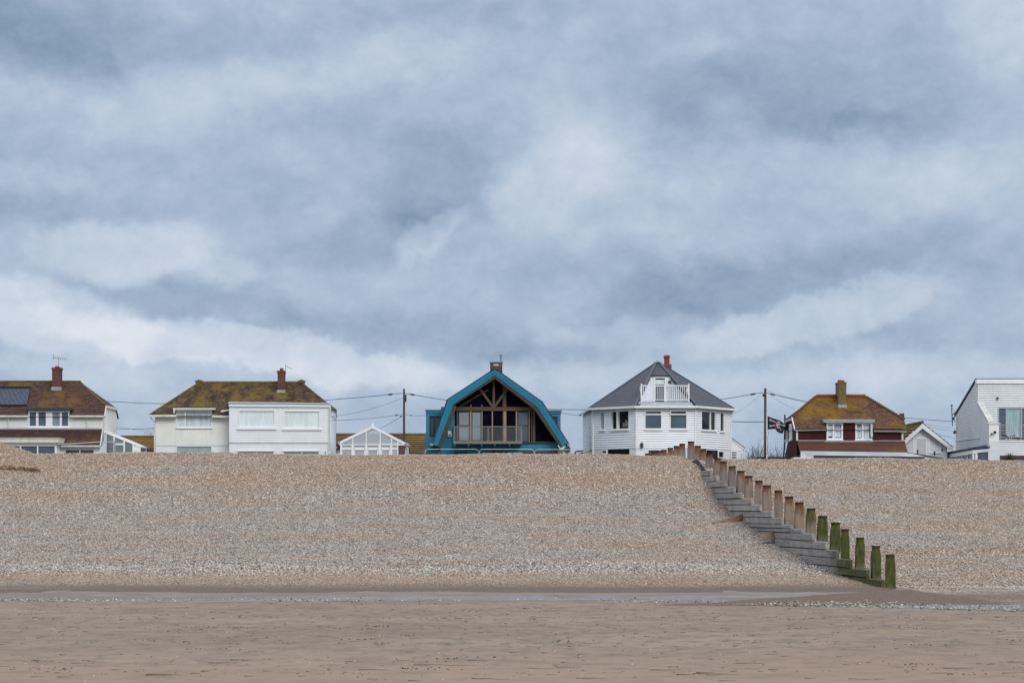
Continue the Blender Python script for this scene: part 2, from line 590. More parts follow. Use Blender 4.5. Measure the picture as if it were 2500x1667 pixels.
def beach_h(X, Y, side):
    """height of the shingle; side -1 left of the groyne, +1 right of it"""
    if side < 0:
        z = np.interp(Y, LY, LZ)
        crest = np.clip(3.56 + (5.8 - X) * .0045, 3.5, 3.70)
        z = z * np.where(z > 0, crest / 3.56, 1)
        # the shingle heap at the far left
        d2 = (X + 17.7) ** 2 + (Y - 74.5) ** 2
        z = np.maximum(z, 4.05 - .12 * d2)
    else:
        z = np.interp(Y, RY, RZ)
        crest = np.clip(3.44 - (X - 8) * .0075, 3.30, 3.46)
        z = z * np.where(z > 0, crest / 3.44, 1)
    up = np.clip((z - .05) / .5, 0, 1)
    z = z + up * (.035 * np.sin(X * .55 + 1.3 * np.sin(Y * .35)) + .02 * np.sin(Y * 2.6 + .25 * X + np.sin(X * .4)) + .015 * np.sin(X * 2.1 + Y * 1.7))
    z = z + .009 * np.sin(X * .8 + 2 * np.sin(Y * .9)) + .006 * np.sin(X * 3.1 + Y * .7) + .004 * np.sin(X * 7.3 + 2 * np.sin(Y * 2.1))
    return z


def grid_mesh(name, rows, mat):
    """rows: list of lists of points (same length)"""
    V = np.array(rows, dtype=np.float64)
    nr, nc = V.shape[:2]
    idx = np.arange(nr * nc).reshape(nr, nc)
    F = np.stack([idx[:-1, :-1], idx[:-1, 1:], idx[1:, 1:], idx[1:, :-1]], -1).reshape(-1, 4)
    me = bpy.data.meshes.new(name)
    me.from_pydata(V.reshape(-1, 3).tolist(), [], F.tolist())
    me.polygons.foreach_set('use_smooth', [True] * len(me.polygons))
    me.materials.append(mat)
    me.update()
    o = bpy.data.objects.new(name, me)
    COL.objects.link(o)
    o['kind'] = 'structure'
    return o


# ------------------------------------------------------------------ shingle colours, shared by the bank and its loose stones
WARMP = [(.0, (.13, .085, .06)), (.06, (.25, .145, .08)), (.20, (.40, .225, .12)), (.40, (.50, .33, .21)), (.58, (.54, .42, .31)), (.74, (.40, .335, .29)), (.84, (.66, .57, .50)), (.94, (.82, .76, .70))]
COOLP = [(.0, (.05, .055, .065)), (.11, (.15, .155, .16)), (.24, (.29, .285, .28)), (.40, (.45, .43, .405)), (.56, (.50, .41, .32)), (.68, (.40, .27, .16)), (.75, (.56, .535, .50)), (.93, (.80, .78, .75))]


def toward(pal, m, f):
    return [(p, tuple(c * (1 - f) + q * f for c, q in zip(col, m))) for p, col in pal]


WARMP = [(p, (col[0] * .88, col[1] * .87, col[2] * .855)) for p, col in toward(WARMP, (.385, .300, .222), .24)]
COOLP = [(p, (col[0] * .92, col[1] * .885, col[2] * .845)) for p, col in toward(COOLP, (.375, .345, .302), .20)]


def shingle_colour(nt, v, r):
    s = node(nt, 'ShaderNodeSeparateXYZ', {0: v})
    by = node(nt, 'ShaderNodeMapRange', {'Value': s.outputs[1], 1: 46.0, 2: 78.0, 3: 0.0, 4: 1.0}).outputs[0]
    wob = noise(nt, scaled(nt, v, (.10, .55, 0)), 1.0, 4, .6)
    by = mth(nt, 'ADD', by, mth(nt, 'MULTIPLY', mth(nt, 'SUBTRACT', wob, .5), .16))
    # bands up the bank: brown gravel at the toe, coarse grey, mixed, then sandier shingle at the crest
    band = ramp(nt, by, [(.10, (.95,) * 3), (.22, (.9,) * 3), (.27, (.10,) * 3), (.34, (.10,) * 3), (.42, (.38,) * 3), (.50, (.20,) * 3), (.62, (.28,) * 3), (.72, (.40,) * 3), (.78, (.72,) * 3), (.84, (1.0,) * 3)])
    side = mth(nt, 'GREATER_THAN', mth(nt, 'ADD', s.outputs[0], mth(nt, 'MULTIPLY', s.outputs[1], .1045)), 13.55)
    band = mix(nt, mth(nt, 'MULTIPLY', side, .8), band, mix(nt, by, (.42,) * 3, (.75,) * 3))
    p = noise(nt, scaled(nt, v, (.16, .75, 0)), 1.0, 6, .66)
    p = mth(nt, 'MULTIPLY', mth(nt, 'SUBTRACT', p, .5), 3.8)
    f = mth(nt, 'ADD', band, p, clamp=True)
    by = mth(nt, 'ADD', by, mth(nt, 'MULTIPLY', side, .15))
    return mix(nt, f, ramp(nt, r, COOLP, 'CONSTANT'), ramp(nt, r, WARMP, 'CONSTANT')), by


def shingle_bank_mat():
    m, nt, b = newmat('shingle')
    v = coords(nt, 'World')
    vo = node(nt, 'ShaderNodeTexVoronoi', {'Vector': scaled(nt, v, (30, 11, 30)), 'Scale': 1.0, 'Randomness': 1.0})
    r = node(nt, 'ShaderNodeSeparateColor', {0: vo.outputs['Color']}).outputs[0]
    c, by = shingle_colour(nt, v, r)
    gap = ramp(nt, vo.outputs['Distance'], [(.35, (1, 1, 1)), (.75, (.45, .42, .40))])
    c = mix(nt, 1.0, c, gap, 'MULTIPLY')
    # fine wet gravel at the toe
    g = noise(nt, v, 45, 3, .7)
    toe = ramp(nt, by, [(.12, (1, 1, 1)), (.21, (0, 0, 0))])
    c = mix(nt, mth(nt, 'MULTIPLY', toe, .85), c, ramp(nt, g, [(.3, (.052, .029, .018)), (.7, (.135, .084, .053))]))
    nt.links.new(c, b.inputs['Base Color'])
    b.inputs['Roughness'].default_value = .75
    b.inputs['Specular IOR Level'].default_value = .3
    bump(nt, b, vo.outputs['Distance'], .6, -.02)
    return m


def stone_mat(grey=False):
    m, nt, b = newmat('grey_stones' if grey else 'stones')
    v = coords(nt, 'World')
    at = node(nt, 'ShaderNodeAttribute', attribute_name='tint')
    c, by = shingle_colour(nt, v, at.outputs['Fac'])
    if grey:
        c = mix(nt, 1.0, ramp(nt, at.outputs['Fac'], COOLP, 'CONSTANT'), (.82, .86, .84), 'MULTIPLY')
    nt.links.new(c, b.inputs['Base Color'])
    b.inputs['Roughness'].default_value = .6
    b.inputs['Specular IOR Level'].default_value = .35
    return m


def sand_mat():
    m, nt, b = newmat('sand')
    v = coords(nt, 'World')
    s = node(nt, 'ShaderNodeSeparateXYZ', {0: v})
    # dry tan sand with wind-drawn ripples lying along the shore
    n1 = noise(nt, scaled(nt, v, (.16, .26, 1)), 1.0, 5, .6)
    rip = noise(nt, scaled(nt, v, (1.0, .9, 1)), 1.0, 7, .76)
    rip2 = noise(nt, scaled(nt, v, (3.6, 2.3, 1)), 1.0, 5, .74)
    gr = noise(nt, v, 160, 2, .7)
    c = ramp(nt, n1, [(.36, (.192, .134, .092)), (.64, (.262, .188, .132))])
    c = mix(nt, mth(nt, 'MULTIPLY', ramp(nt, rip, [(.41, (1, 1, 1)), (.53, (0, 0, 0))]), .62), c, (.130, .098, .072))
    c = mix(nt, mth(nt, 'MULTIPLY', ramp(nt, rip2, [(.37, (1, 1, 1)), (.47, (0, 0, 0))]), .75), c, (.095, .070, .048))
    c = mix(nt, mth(nt, 'MULTIPLY', ramp(nt, rip2, [(.53, (0, 0, 0)), (.66, (1, 1, 1))]), .45), c, (.31, .242, .178))
    c = mix(nt, .12, c, ramp(nt, gr, [(.3, (.12, .10, .08)), (.7, (.45, .37, .30))]))
    # pinker, smoother sand towards the sea
    near = node(nt, 'ShaderNodeMapRange', {'Value': mth(nt, 'ADD', s.outputs[1], mth(nt, 'MULTIPLY', mth(nt, 'SUBTRACT', n1, .5), 9.0)), 1: 22.0, 2: 31.0, 3: .7, 4: 0.0}, interpolation_type='SMOOTHSTEP').outputs[0]
    c = mix(nt, near, c, mix(nt, mth(nt, 'MULTIPLY', ramp(nt, rip, [(.38, (1, 1, 1)), (.52, (0, 0, 0))]), .45), (.282, .190, .135), (.198, .135, .097)))
    # the grey wet strip between sand and shingle
    edge = mth(nt, 'SUBTRACT', 42.9, mth(nt, 'MULTIPLY', mth(nt, 'MAXIMUM', mth(nt, 'SUBTRACT', s.outputs[0], 1.5), 0.0), .55))
    wob = noise(nt, scaled(nt, v, (.45, .6, 1)), 1.0, 5, .6)
    d = mth(nt, 'SUBTRACT', mth(nt, 'ADD', s.outputs[1], mth(nt, 'MULTIPLY', mth(nt, 'SUBTRACT', wob, .5), 1.3)), edge)
    st = node(nt, 'ShaderNodeMapRange', {'Value': d, 1: 0.0, 2: .25, 3: 0.0, 4: 1.0}, interpolation_type='SMOOTHSTEP').outputs[0]
    wn = noise(nt, scaled(nt, v, (.55, 1.0, 1)), 1.0, 6, .68)
    wet = ramp(nt, wn, [(.36, (.11, .086, .070)), (.44, (.18, .160, .150)), (.50, (.225, .205, .195)), (.55, (.19, .165, .15)), (.60, (.135, .100, .075))])
    wet = mix(nt, mth(nt, 'MULTIPLY', ramp(nt, rip2, [(.30, (1, 1, 1)), (.48, (0, 0, 0))]), .5), wet, (.10, .09, .085))
    brk = noise(nt, scaled(nt, v, (.28, .8, 1)), 1.0, 5, .65)
    wet = mix(nt, ramp(nt, brk, [(.47, (0, 0, 0)), (.55, (.9, .9, .9))]), wet, (.165, .118, .085))
    c = mix(nt, st, c, wet)
    nt.links.new(c, b.inputs['Base Color'])
    ro = node(nt, 'ShaderNodeMapRange', {'Value': st, 1: 0.0, 2: 1.0, 3: .9, 4: .62}).outputs[0]
    nt.links.new(ro, b.inputs['Roughness'])
    b.inputs['Specular IOR Level'].default_value = .35
    bump(nt, b, mth(nt, 'ADD', rip, mth(nt, 'MULTIPLY', rip2, .5)), .12, .02)
    return m


M['shingle'] = shingle_bank_mat()
M['stone'] = stone_mat()
M['stone_grey'] = stone_mat(True)
M['sand'] = sand_mat()
M['turf'] = plain('rough_ground', (.16, .15, .09), .9, .4, .6)
M['sea'] = plain('sea_water', (.10, .13, .14), .15, .2, .05)

# ------------------------------------------------------------------ ground sheets
xs = np.concatenate([np.linspace(-400, -30, 12), np.linspace(-29, 29, 120), np.linspace(30, 400, 12)])
ys = np.concatenate([np.linspace(-30, 15, 12), np.linspace(16, 60, 90)])
sand_rows = [[(x, y, .008 * math.sin(y * 1.9 + .3 * math.sin(x * .5)) + .006 * math.sin(x * .9 + y * .6) - (.004 * max(0, 20 - y) ** 1.2)) for x in xs] for y in ys]
grid_mesh('sand', sand_rows, M['sand'])
grid_mesh('sea', [[(x, y, -.55) for x in (-4000, 0, 4000)] for y in (-4000, -1000, -22)], M['sea'])
grid_mesh('ground', [[(x, y, 3.30 if y < 400 else 3.0) for x in (-4000, -400, 0, 400, 4000)] for y in (79, 140, 400, 4000)], M['turf'])
yl = np.concatenate([np.linspace(45.5, 80, 190), np.linspace(81, 118, 14)])
rows = []
for y in yl:
    g = groyne_x(y) - .17
    xx = np.concatenate([np.linspace(-300, -31, 8), np.linspace(-30, g, 190)])
    z = beach_h(xx, np.full_like(xx, y), -1)
    rows.append(np.stack([xx, np.full_like(xx, y), z], -1))
grid_mesh('shingle_beach', rows, M['shingle'])
yr = np.concatenate([np.linspace(37, 80, 220), np.linspace(81, 118, 14)])
rows = []
for y in yr:
    g = groyne_x(y) - .16 if y > POSTS[0][1] - .1 else 13.666 - .1045 * POSTS[0][1] - .16 - (POSTS[0][1] - .1 - y) * .85
    xx = np.concatenate([np.linspace(g, 31, 130), np.linspace(32, 300, 8)])
    z = beach_h(xx, np.full_like(xx, y), 1)
    fade = np.clip((POSTS[0][1] + .4 - y) / 1.0, 0, 1) * np.clip(1 - (xx - g) / 1.6, 0, 1)
    z = z - fade * .22
    rows.append(np.stack([xx, np.full_like(xx, y), z], -1))
grid_mesh('shingle_beach', rows, M['shingle'])


# ------------------------------------------------------------------ loose stones lying all over the bank
def stones_mesh(name, X, Y, Z, size, mat):
    n = len(X)
    base = np.array([(1, 0, 0), (-1, 0, 0), (0, 1, 0), (0, -1, 0), (0, 0, 1), (0, 0, -1)], dtype=np.float32)
    tri = np.array([(0, 2, 4), (2, 1, 4), (1, 3, 4), (3, 0, 4), (2, 0, 5), (1, 2, 5), (3, 1, 5), (0, 3, 5)], dtype=np.int32)
    a = RNG.uniform(0, 2 * math.pi, n)
    sx, sy, sz = size * RNG.uniform(.8, 1.35, n), size * RNG.uniform(.7, 1.1, n), size * RNG.uniform(.5, .9, n)
    lx = base[None, :, 0] * sx[:, None]
    ly = base[None, :, 1] * sy[:, None]
    lz = base[None, :, 2] * sz[:, None]
    jit = RNG.uniform(-.25, .25, (n, 6, 3)) * size[:, None, None]
    ca, sa = np.cos(a)[:, None], np.sin(a)[:, None]
    V = np.stack([lx * ca - ly * sa + X[:, None], lx * sa + ly * ca + Y[:, None], lz + (Z + sz * .35)[:, None]], -1) + jit
    F = (tri[None] + (np.arange(n) * 6)[:, None, None]).reshape(-1)
    me = bpy.data.meshes.new(name)
    me.vertices.add(n * 6)
    me.vertices.foreach_set('co', V.astype(np.float32).reshape(-1))
    me.loops.add(n * 24)
    me.loops.foreach_set('vertex_index', F.astype(np.int32))
    me.polygons.add(n * 8)
    me.polygons.foreach_set('loop_start', np.arange(0, n * 24, 3, dtype=np.int32))
    me.polygons.foreach_set('use_smooth', np.ones(n * 8, dtype=bool))
    at = me.attributes.new('tint', 'FLOAT', 'POINT')
    at.data.foreach_set('value', np.repeat(RNG.uniform(0, 1, n), 6).astype(np.float32))
    me.materials.append(mat)
    me.update(calc_edges=True)
    me.validate()
    o = bpy.data.objects.new(name, me)
    COL.objects.link(o)
    o['kind'] = 'stuff'
    return o


def scatter(n, y0, y1):
    Y = RNG.uniform(y0, y1, n)
    X = RNG.uniform(-1, 1, n) * (Y * .232 + 3.5)
    return X, Y


X, Y = scatter(620000, 47.8, 77.5)
g = groyne_x(Y)
gl = X < g - .24
Z = np.where(gl, beach_h(X, Y, -1), beach_h(X, Y, 1))
keep = (gl | (X > g + .13)) & (Z > .06)
coarse = np.exp(-((Y - 55.3) / 1.3) ** 2) * np.where(gl, 1.0, .25)
size = (.0084 + .020 * RNG.random(len(X)) ** 2.4) * (1 + .55 * coarse) * np.where((Y < 53.4) & gl, .66, 1.0)
toe_y = 53.2 + .35 * np.sin(X * .8) + .25 * np.sin(X * 2.3 + 1)
keep &= ~((Y < toe_y) & gl & (RNG.random(len(X)) > np.clip((Y - 50.1) / 2.0, .03, .95)))
keep &= ~((~gl) & (Y < 48.6 + .4 * np.sin(X * 1.7)) & (RNG.random(len(X)) > np.clip((Y - 46.8) / 3.0, .03, 1)))
o = stones_mesh('pebbles', X[keep], Y[keep], Z[keep], size[keep], M['stone'])
o['label'] = 'mixed grey, white and tan pebbles covering the shingle bank'
o['category'] = 'pebbles'
# right toe and the pebbly strip along the sand's edge
X, Y = scatter(110000, 37.0, 49.0)
clump = np.sin(X * 1.3 + np.sin(Y * 2.0)) + np.sin(X * .5 + 2) + .8 * np.sin(Y * 3 + X)
edge = 42.9 - np.maximum(X - 1.5, 0) * .55
dl = Y - edge
right = np.clip((X - 1.0) / 6.0, 0, 1)
left = np.clip((-2.5 - X) / 5.0, 0, 1)
pr = np.exp(-((dl - .75 - .35 * right) / (.62 + .35 * right)) ** 2) * (right * .95 + left * .85 + .07) * np.clip(.75 + clump * .35, .1, 1.5)
keep = (RNG.random(len(X)) < pr) & (dl > .1)
Z = np.where(X > 5, np.maximum(beach_h(X, Y, 1), 0), 0.0)
size = .012 + .024 * RNG.random(len(X)) ** 2.0
o = stones_mesh('pebbles', X[keep], Y[keep], Z[keep], size[keep], M['stone_grey'])
o['label'] = 'grey pebbles strewn in a strip where wet sand meets shingle'
o['category'] = 'pebbles'

# flecks of dark seaweed and twigs, and tiny white shells on the open sand
M['weed'] = plain('dry_seaweed', (.105, .072, .040), .8, .5, 30)
M['foot_scraps'] = plain('brown_foot_scraps', (.12, .07, .025), .85, .5, 12)
M['shell'] = plain('white_shell', (.72, .69, .66), .5, .1, 9)


def weed(m):
    def scrap(x, y, L, w):
        a = random.gauss(0, .10)
        n = 6
        pts = [(x + math.cos(a) * L * (k / n - .5), y + math.sin(a) * L * (k / n - .5) + random.gauss(0, .012), .010 + random.random() * .004) for k in range(n + 1)]
        m.tube(pts, w, 5, r1=w * .3)
    for i in range(760):          # scraps, denser in a few wavy lines
        y = 23 + 19.5 * random.random() ** .9
        if random.random() < .4:
            y = random.choice((24.2, 26.0, 29.5, 33.5, 36.5)) + random.gauss(0, .25)
        x = random.uniform(-1, 1) * (y * .232)
        y += .35 * math.sin(x * .7 + y)
        scrap(x, y, random.choice((.015, .02, .03, .05, .08)) * random.uniform(.6, 1.5), random.uniform(.002, .0055) * (y / 28))
    for i in range(34):           # a few long stalks near the sea
        y = 23 + 3.2 * random.random()
        x = random.uniform(-1, 1) * (y * .232)
        scrap(x, y, random.uniform(.12, .40), random.uniform(.0025, .005))
    for i in range(45):           # crumbs in loose rows
        y = 23.5 + 17 * random.random()
        x = random.uniform(-1, 1) * (y * .232)
        for k in range(random.randint(4, 10)):
            xx, yy = x + random.gauss(0, .14), y + random.gauss(0, .06)
            r = random.uniform(.003, .007)
            m.tube([(xx - r * 1.6, yy, .009), (xx, yy, .013), (xx + r * 1.6, yy + .004, .009)], r, 5)


o = one(weed, 'seaweed', M['weed'])
tag(o, 'dark scraps of dry seaweed and twigs strewn over the sand', 'seaweed', kind='stuff')


def foot_scraps(m):  # scraps laid in for the dark, shadowy foot of the heap
    for i in range(150):
        x = random.uniform(-19.5, -15.0)
        y = 71.35 + random.gauss(0, .09) + .10 * math.sin(x * 2.2) + .05 * (x + 17) ** 2 * .6
        z = float(beach_h(np.array([x]), np.array([y]), -1)[0]) + .02
        L = random.uniform(.05, .16)
        m.tube([(x - L, y, z), (x, y + random.gauss(0, .04), z + .03), (x + L, y, z)], random.uniform(.006, .013), 5)


o = one(foot_scraps, 'seaweed', M['foot_scraps'])
tag(o, 'brown line of scraps added to darken the foot of the shingle heap', 'seaweed', kind='stuff')


def shells(m):
    for i in range(150):
        y = 23 + 19 * random.random()
        x = random.uniform(-1, 1) * (y * .232)
        r = random.uniform(.003, .008)
        top = (x, y, .012 + r)
        ring = [(x + r * math.cos(k * 1.05), y + r * math.sin(k * 1.05), .010) for k in range(6)]
        for k in range(6):
            m.poly([ring[k], ring[(k + 1) % 6], top])


o = one(shells, 'seashells', M['shell'])
tag(o, 'tiny white shells dotted over the open sand', 'seashells', kind='stuff')


# ------------------------------------------------------------------ the timber groyne
def groyne_wood(name, post):
    m, nt, b = newmat(name)
    v = coords(nt, 'World')
    s = node(nt, 'ShaderNodeSeparateXYZ', {0: v})
    uv = node(nt, 'ShaderNodeSeparateXYZ', {0: coords(nt, 'UV')})
    if post:
        gr = noise(nt, scaled(nt, v, (16, 16, 1.0)), 1.0, 6, .65, dist=.4)
    else:
        gr = noise(nt, scaled(nt, v, (5, .7, 14)), 1.0, 6, .65, dist=1.6)
    info = node(nt, 'ShaderNodeObjectInfo')
    if post:
        c1 = mix(nt, info.outputs['Random'], (.115, .100, .090), (.215, .155, .112))
        c2 = mix(nt, info.outputs['Random'], (.235, .215, .20), (.34, .25, .185))
    else:
        c1 = mix(nt, info.outputs['Random'], (.18, .167, .163), (.28, .255, .23))
        c2 = mix(nt, info.outputs['Random'], (.36, .342, .33), (.48, .44, .40))
    c = mix(nt, ramp(nt, gr, [(.3, (0, 0, 0)), (.7, (1, 1, 1))]), c1, c2)
    big = noise(nt, scaled(nt, v, (4, 4, 1.5)), 1.0, 5, .65)
    dark = ramp(nt, big, [(.52, (0, 0, 0)), (.72, (1, 1, 1))])
    c = mix(nt, mth(nt, 'MULTIPLY', dark, .6), c, (.085, .075, .07))
    if post:
        # rust running down from the iron cap band
        st = noise(nt, scaled(nt, v, (22, 22, 1.0)), 1.0, 4, .6)
        reach = node(nt, 'ShaderNodeMapRange', {'Value': uv.outputs[1], 1: 0.0, 2: .48, 3: 1.0, 4: 0.0}).outputs[0]
        ru = mth(nt, 'MULTIPLY', mth(nt, 'SUBTRACT', mth(nt, 'ADD', reach, mth(nt, 'MULTIPLY', st, 1.7)), 1.33), 3.4, clamp=True)
        c = mix(nt, mth(nt, 'MULTIPLY', ru, .9), c, ramp(nt, st, [(.35, (.055, .022, .012)), (.65, (.19, .065, .018))]))
    # green weed: heavy at the seaward end, thinning up the beach
    al = noise(nt, scaled(nt, v, (3, 3, 2.2)), 1.0, 5, .65)
    lo, hi = (54.5, 63.5) if post else (51.5, 58.0)
    sea_end = node(nt, 'ShaderNodeMapRange', {'Value': s.outputs[1], 1: lo, 2: hi, 3: 1.0, 4: 0.0}).outputs[0]
    if post:
        base = node(nt, 'ShaderNodeMapRange', {'Value': uv.outputs[1], 1: .25, 2: .85, 3: 1.0, 4: .55}).outputs[0]
        sea_end = mth(nt, 'MULTIPLY', sea_end, base)
    am = mth(nt, 'MULTIPLY', mth(nt, 'SUBTRACT', mth(nt, 'ADD', mth(nt, 'MULTIPLY', sea_end, 1.25), mth(nt, 'MULTIPLY', al, .9)), .95), 2.4, clamp=True)
    ag = noise(nt, scaled(nt, v, (14, 14, 5)), 1.0, 5, .65)
    c = mix(nt, mth(nt, 'MULTIPLY', am, .93), c, ramp(nt, ag, [(.3, (.020, .026, .006)), (.55, (.058, .070, .010)), (.78, (.13, .13, .025))]))
    nt.links.new(c, b.inputs['Base Color'])
    b.inputs['Roughness'].default_value = .8
    b.inputs['Specular IOR Level'].default_value = .25
    bump(nt, b, gr, .5, .012)
    return m


M['gpost'] = groyne_wood('weathered_post_timber', True)
M['gplank'] = groyne_wood('weathered_plank_timber', False)
M['rust'] = plain('rusty_iron', (.036, .016, .010), .85, .5, 14)
M['rust_green'] = plain('weedy_iron', (.034, .038, .010), .85, .5, 14)
M['strut'] = wood('brown_strut_timber', (.17, .098, .060), (.31, .195, .122), .8, (1.5, 14, 14))

groyne = thing('groyne', 'stepped timber groyne running up the shingle bank, posts green with weed at its seaward end', 'groyne', (7.2, 62, 0))
ANG = math.atan2(-.1045, 1)


def post_mesh(m, x, y, zt, w, zb, lean):
    """square pile whose corners are chamfered away towards the top, so each face ends in a pointed arch"""
    h = w / 2
    def ring(z, c, hh):
        pts = [(hh, -hh + c), (hh, hh - c), (hh - c, hh), (-hh + c, hh), (-hh, hh - c), (-hh, -hh + c), (-hh + c, -hh), (hh - c, -hh)]
        a = lean[2]
        return [(x + px * math.cos(a) - py * math.sin(a) + (z - zb) * lean[0], y + px * math.sin(a) + py * math.cos(a) + (z - zb) * lean[1], z) for px, py in pts]
    d1 = random.uniform(.26, .34)
    lv = [(zb, .006, h), (zt - d1, .006, h), (zt - d1 * .62, h * .26, h * .99), (zt - .07, h * .50, h * .86), (zt, h * .54, h * .84)]
    rings = [(z, ring(z, c, hh)) for z, c, hh in lv]
    for (za, ra), (zc, rc) in zip(rings[:-1], rings[1:]):
        for k in range(8):
            j = (k + 1) % 8
            m.poly([ra[k], ra[j], rc[j], rc[k]], [(k * .1, zt - za), (k * .1 + .1, zt - za), (k * .1 + .1, zt - zc), (k * .1, zt - zc)])
    m.poly(rings[-1][1], [(0, 0)] * 8)
    return ring


for i, (x, y, zt, w) in enumerate(POSTS):
    zb = min(zt - 1.4, (PLANKS.get(i, 3.3)) - 1.0)
    lean = (random.gauss(0, .010), random.gauss(0, .010), random.gauss(0, .07))
    m = MB()
    ring = post_mesh(m, x, y + w / 2, zt - .015, w, zb, lean)
    po = m.build('post', M['gpost'], groyne)
    m = MB()
    # iron band and plate at the head of the pile
    ca = random.uniform(.030, .045)
    a = ring(zt - ca, w * .24, w * .45)
    b = ring(zt + .010, w * .24, w * .45)
    for k in range(8):
        j = (k + 1) % 8
        m.poly([a[k], a[j], b[j], b[k]])
    m.poly(b)
    m.poly(list(reversed(a)))
    m.build('cap', M['rust_green'] if i < 3 else M['rust'], po)


def plank_mesh(m, y0, y1, z0, z1, t=.075, seed=0):
    rnd = random.Random(seed)
    off = rnd.uniform(-.026, .026)
    xa, xb = groyne_x(y0) - .235 + off, groyne_x(y1) - .235 + off
    n = Vector((-1, -.1045, 0)).normalized()
    c = [Vector((xa, y0, z0)), Vector((xb, y1, z0)), Vector((xb, y1, z1)), Vector((xa, y0, z1))]
    i = Vector((t, 0, 0))
    v = Vector((0, 0, .014))       # outer edges bevelled so the joints show as dark grooves
    e = Vector((0, .010, 0))
    m.hexa([c[0] + v + e, c[0] + i, c[1] + i, c[1] + v - e, c[3] - v + e, c[3] + i, c[2] + i, c[2] - v - e])


for k in range(17):
    y0 = POSTS[k][1] - .02
    z1 = PLANKS[k]
    z0 = PLANKS[k - 1] + .0015 if k else z1 - .23
    ends = [y0, y0 + 2.4 + 2.6 * ((k * 37) % 5) / 5, y0 + 8.5]
    if k > 13:
        ends = [y0, y0 + 3.2 if k < 16 else y0 + 1.6]
    for a, b in zip(ends[:-1], ends[1:]):
        m = MB()
        plank_mesh(m, a + .001, b - .001, z0, z1 - .0015, seed=k * 7 + int(a))
        m.build('plank', M['gplank'], groyne)
    # rows of bolt heads are part of the boards' surface
m = MB()
plank_mesh(m, POSTS[0][1] - .02, 57, PLANKS[0] - .46, PLANKS[0] - .24, seed=3)
m.build('plank', M['gplank'], groyne)


def bolts(m):
    for k in range(19):
        for i in range(k, min(k + 6, len(POSTS))):
            y = POSTS[i][1] + .09
            for dy in (0,):
                for dz in (.05, .15):
                    z = PLANKS[k] - dz
                    x = groyne_x(y) - .2365 - .012
                    m.box(x - .004, x + .01, y + dy - .008, y + dy + .008, z - .008, z + .008)


one(bolts, 'bolt_heads', M['rust'], groyne)


def strut(m, yc, px0, py0, px1, py1a, py1b, w):
    """raking strut: thin where it enters the shingle, cut square against the planks"""
    p0 = P(px0, py0, yc - .9)
    t = P(px1, py1a, yc)
    b = P(px1, py1b, yc)
    o = [p0 + Vector((-.10, 0, .03)), t + Vector((.04, 0, .05)), b + Vector((.04, 0, -.06)), p0 + Vector((.42, .25, -.12))]
    m.prism(o, (0, w, 0))


one(lambda m: strut(m, 65.2, 1748, 1278, 1830.5, 1252, 1272, .22), 'strut', M['strut'], groyne)
one(lambda m: strut(m, 61.3, 1860, 1309, 1903.8, 1297, 1308, .20), 'strut', M['strut'], groyne)
# ------------------------------------------------------------------ house-building helpers
GZ = 3.3
M['tile_a'] = tiles('brown_plain_tiles', (.130, .062, .046), (.055, .029, .026), [((.19, .098, .018), .45, .52, .64, .8, (1, 1, .6)), ((.17, .15, .135), 1.5, .55, .70, .5, (1, 1, 1)), ((.035, .022, .02), 1.6, .50, .66, .7, (1, 1, 1))])
M['tile_red'] = tiles('maroon_plain_tiles', (.095, .034, .028), (.058, .024, .022), [((.17, .11, .02), .38, .58, .72, .85, (1, 1, .4)), ((.15, .12, .11), 1.2, .54, .72, .45, (1, 1, 1))])
M['tile_b'] = tiles('mossy_brown_tiles', (.150, .094, .050), (.055, .033, .023), [((.195, .132, .014), .8, .46, .61, .8, (1, 1, .8)), ((.030, .018, .018), 1.5, .48, .62, .8, (1, 1, 1)), ((.19, .14, .08), 2.6, .56, .70, .5, (1, 1, 1))])
M['tile_e'] = tiles('ochre_lichened_tiles', (.185, .094, .055), (.080, .041, .028), [((.240, .135, .008), .42, .46, .60, .9, (1, 1, .6)), ((.25, .16, .12), 1.7, .55, .70, .45, (1, 1, 1)), ((.045, .026, .017), 1.9, .52, .66, .7, (1, 1, 1))])
M['tile_dark'] = tiles('dull_grey_brown_tiles', (.105, .072, .055), (.08, .055, .043), [((.13, .09, .03), .6, .55, .75, .5, (1, 1, 1))])
M['hung'] = tiles('dark_red_hung_tiles', (.075, .016, .013), (.055, .013, .011), [((.035, .012, .011), .7, .5, .7, .6, (1, 1, 1)), ((.15, .09, .02), .9, .70, .82, .5, (1, 1, 1))])
M['pantile'] = tiles('ochre_concrete_tiles', (.125, .080, .035), (.10, .062, .03), [((.20, .115, .012), .35, .40, .60, .85, (.6, 1, 2.6)), ((.045, .03, .022), .8, .55, .75, .6, (1, 1, 1))], .33, .30, (.02, .014, .01))
M['pantile_brown'] = tiles('brown_concrete_tiles', (.085, .058, .045), (.070, .048, .038), [((.21, .118, .010), .30, .47, .60, .85, (.5, 1, 2.2)), ((.15, .13, .12), .9, .60, .78, .4, (1, 1, 1))], .33, .30, (.02, .014, .01))
M['slate'] = tiles('blue_grey_slates', (.062, .068, .086), (.050, .055, .072), [((.085, .085, .095), .8, .5, .75, .5, (1, 1, 1))], .34, .60, (.036, .04, .052), .55)
M['slate_trim'] = plain('blue_grey_hip_trim', (.034, .046, .070), .45, .12, 2)
M['ridge'] = plain('orange_ridge_tile', (.23, .075, .028), .8, .35, 5)
M['mossridge'] = plain('mossy_ridge_tile', (.12, .09, .04), .85, .4, 4)
M['pane_sky'] = glass('window_painted_cloud_reflection', (.085, .115, .155), spec=.9)  # the cloud reflection is put into the base colour
M['pane_dark'] = glass('dark_room_window', (.010, .011, .014), spec=.35)
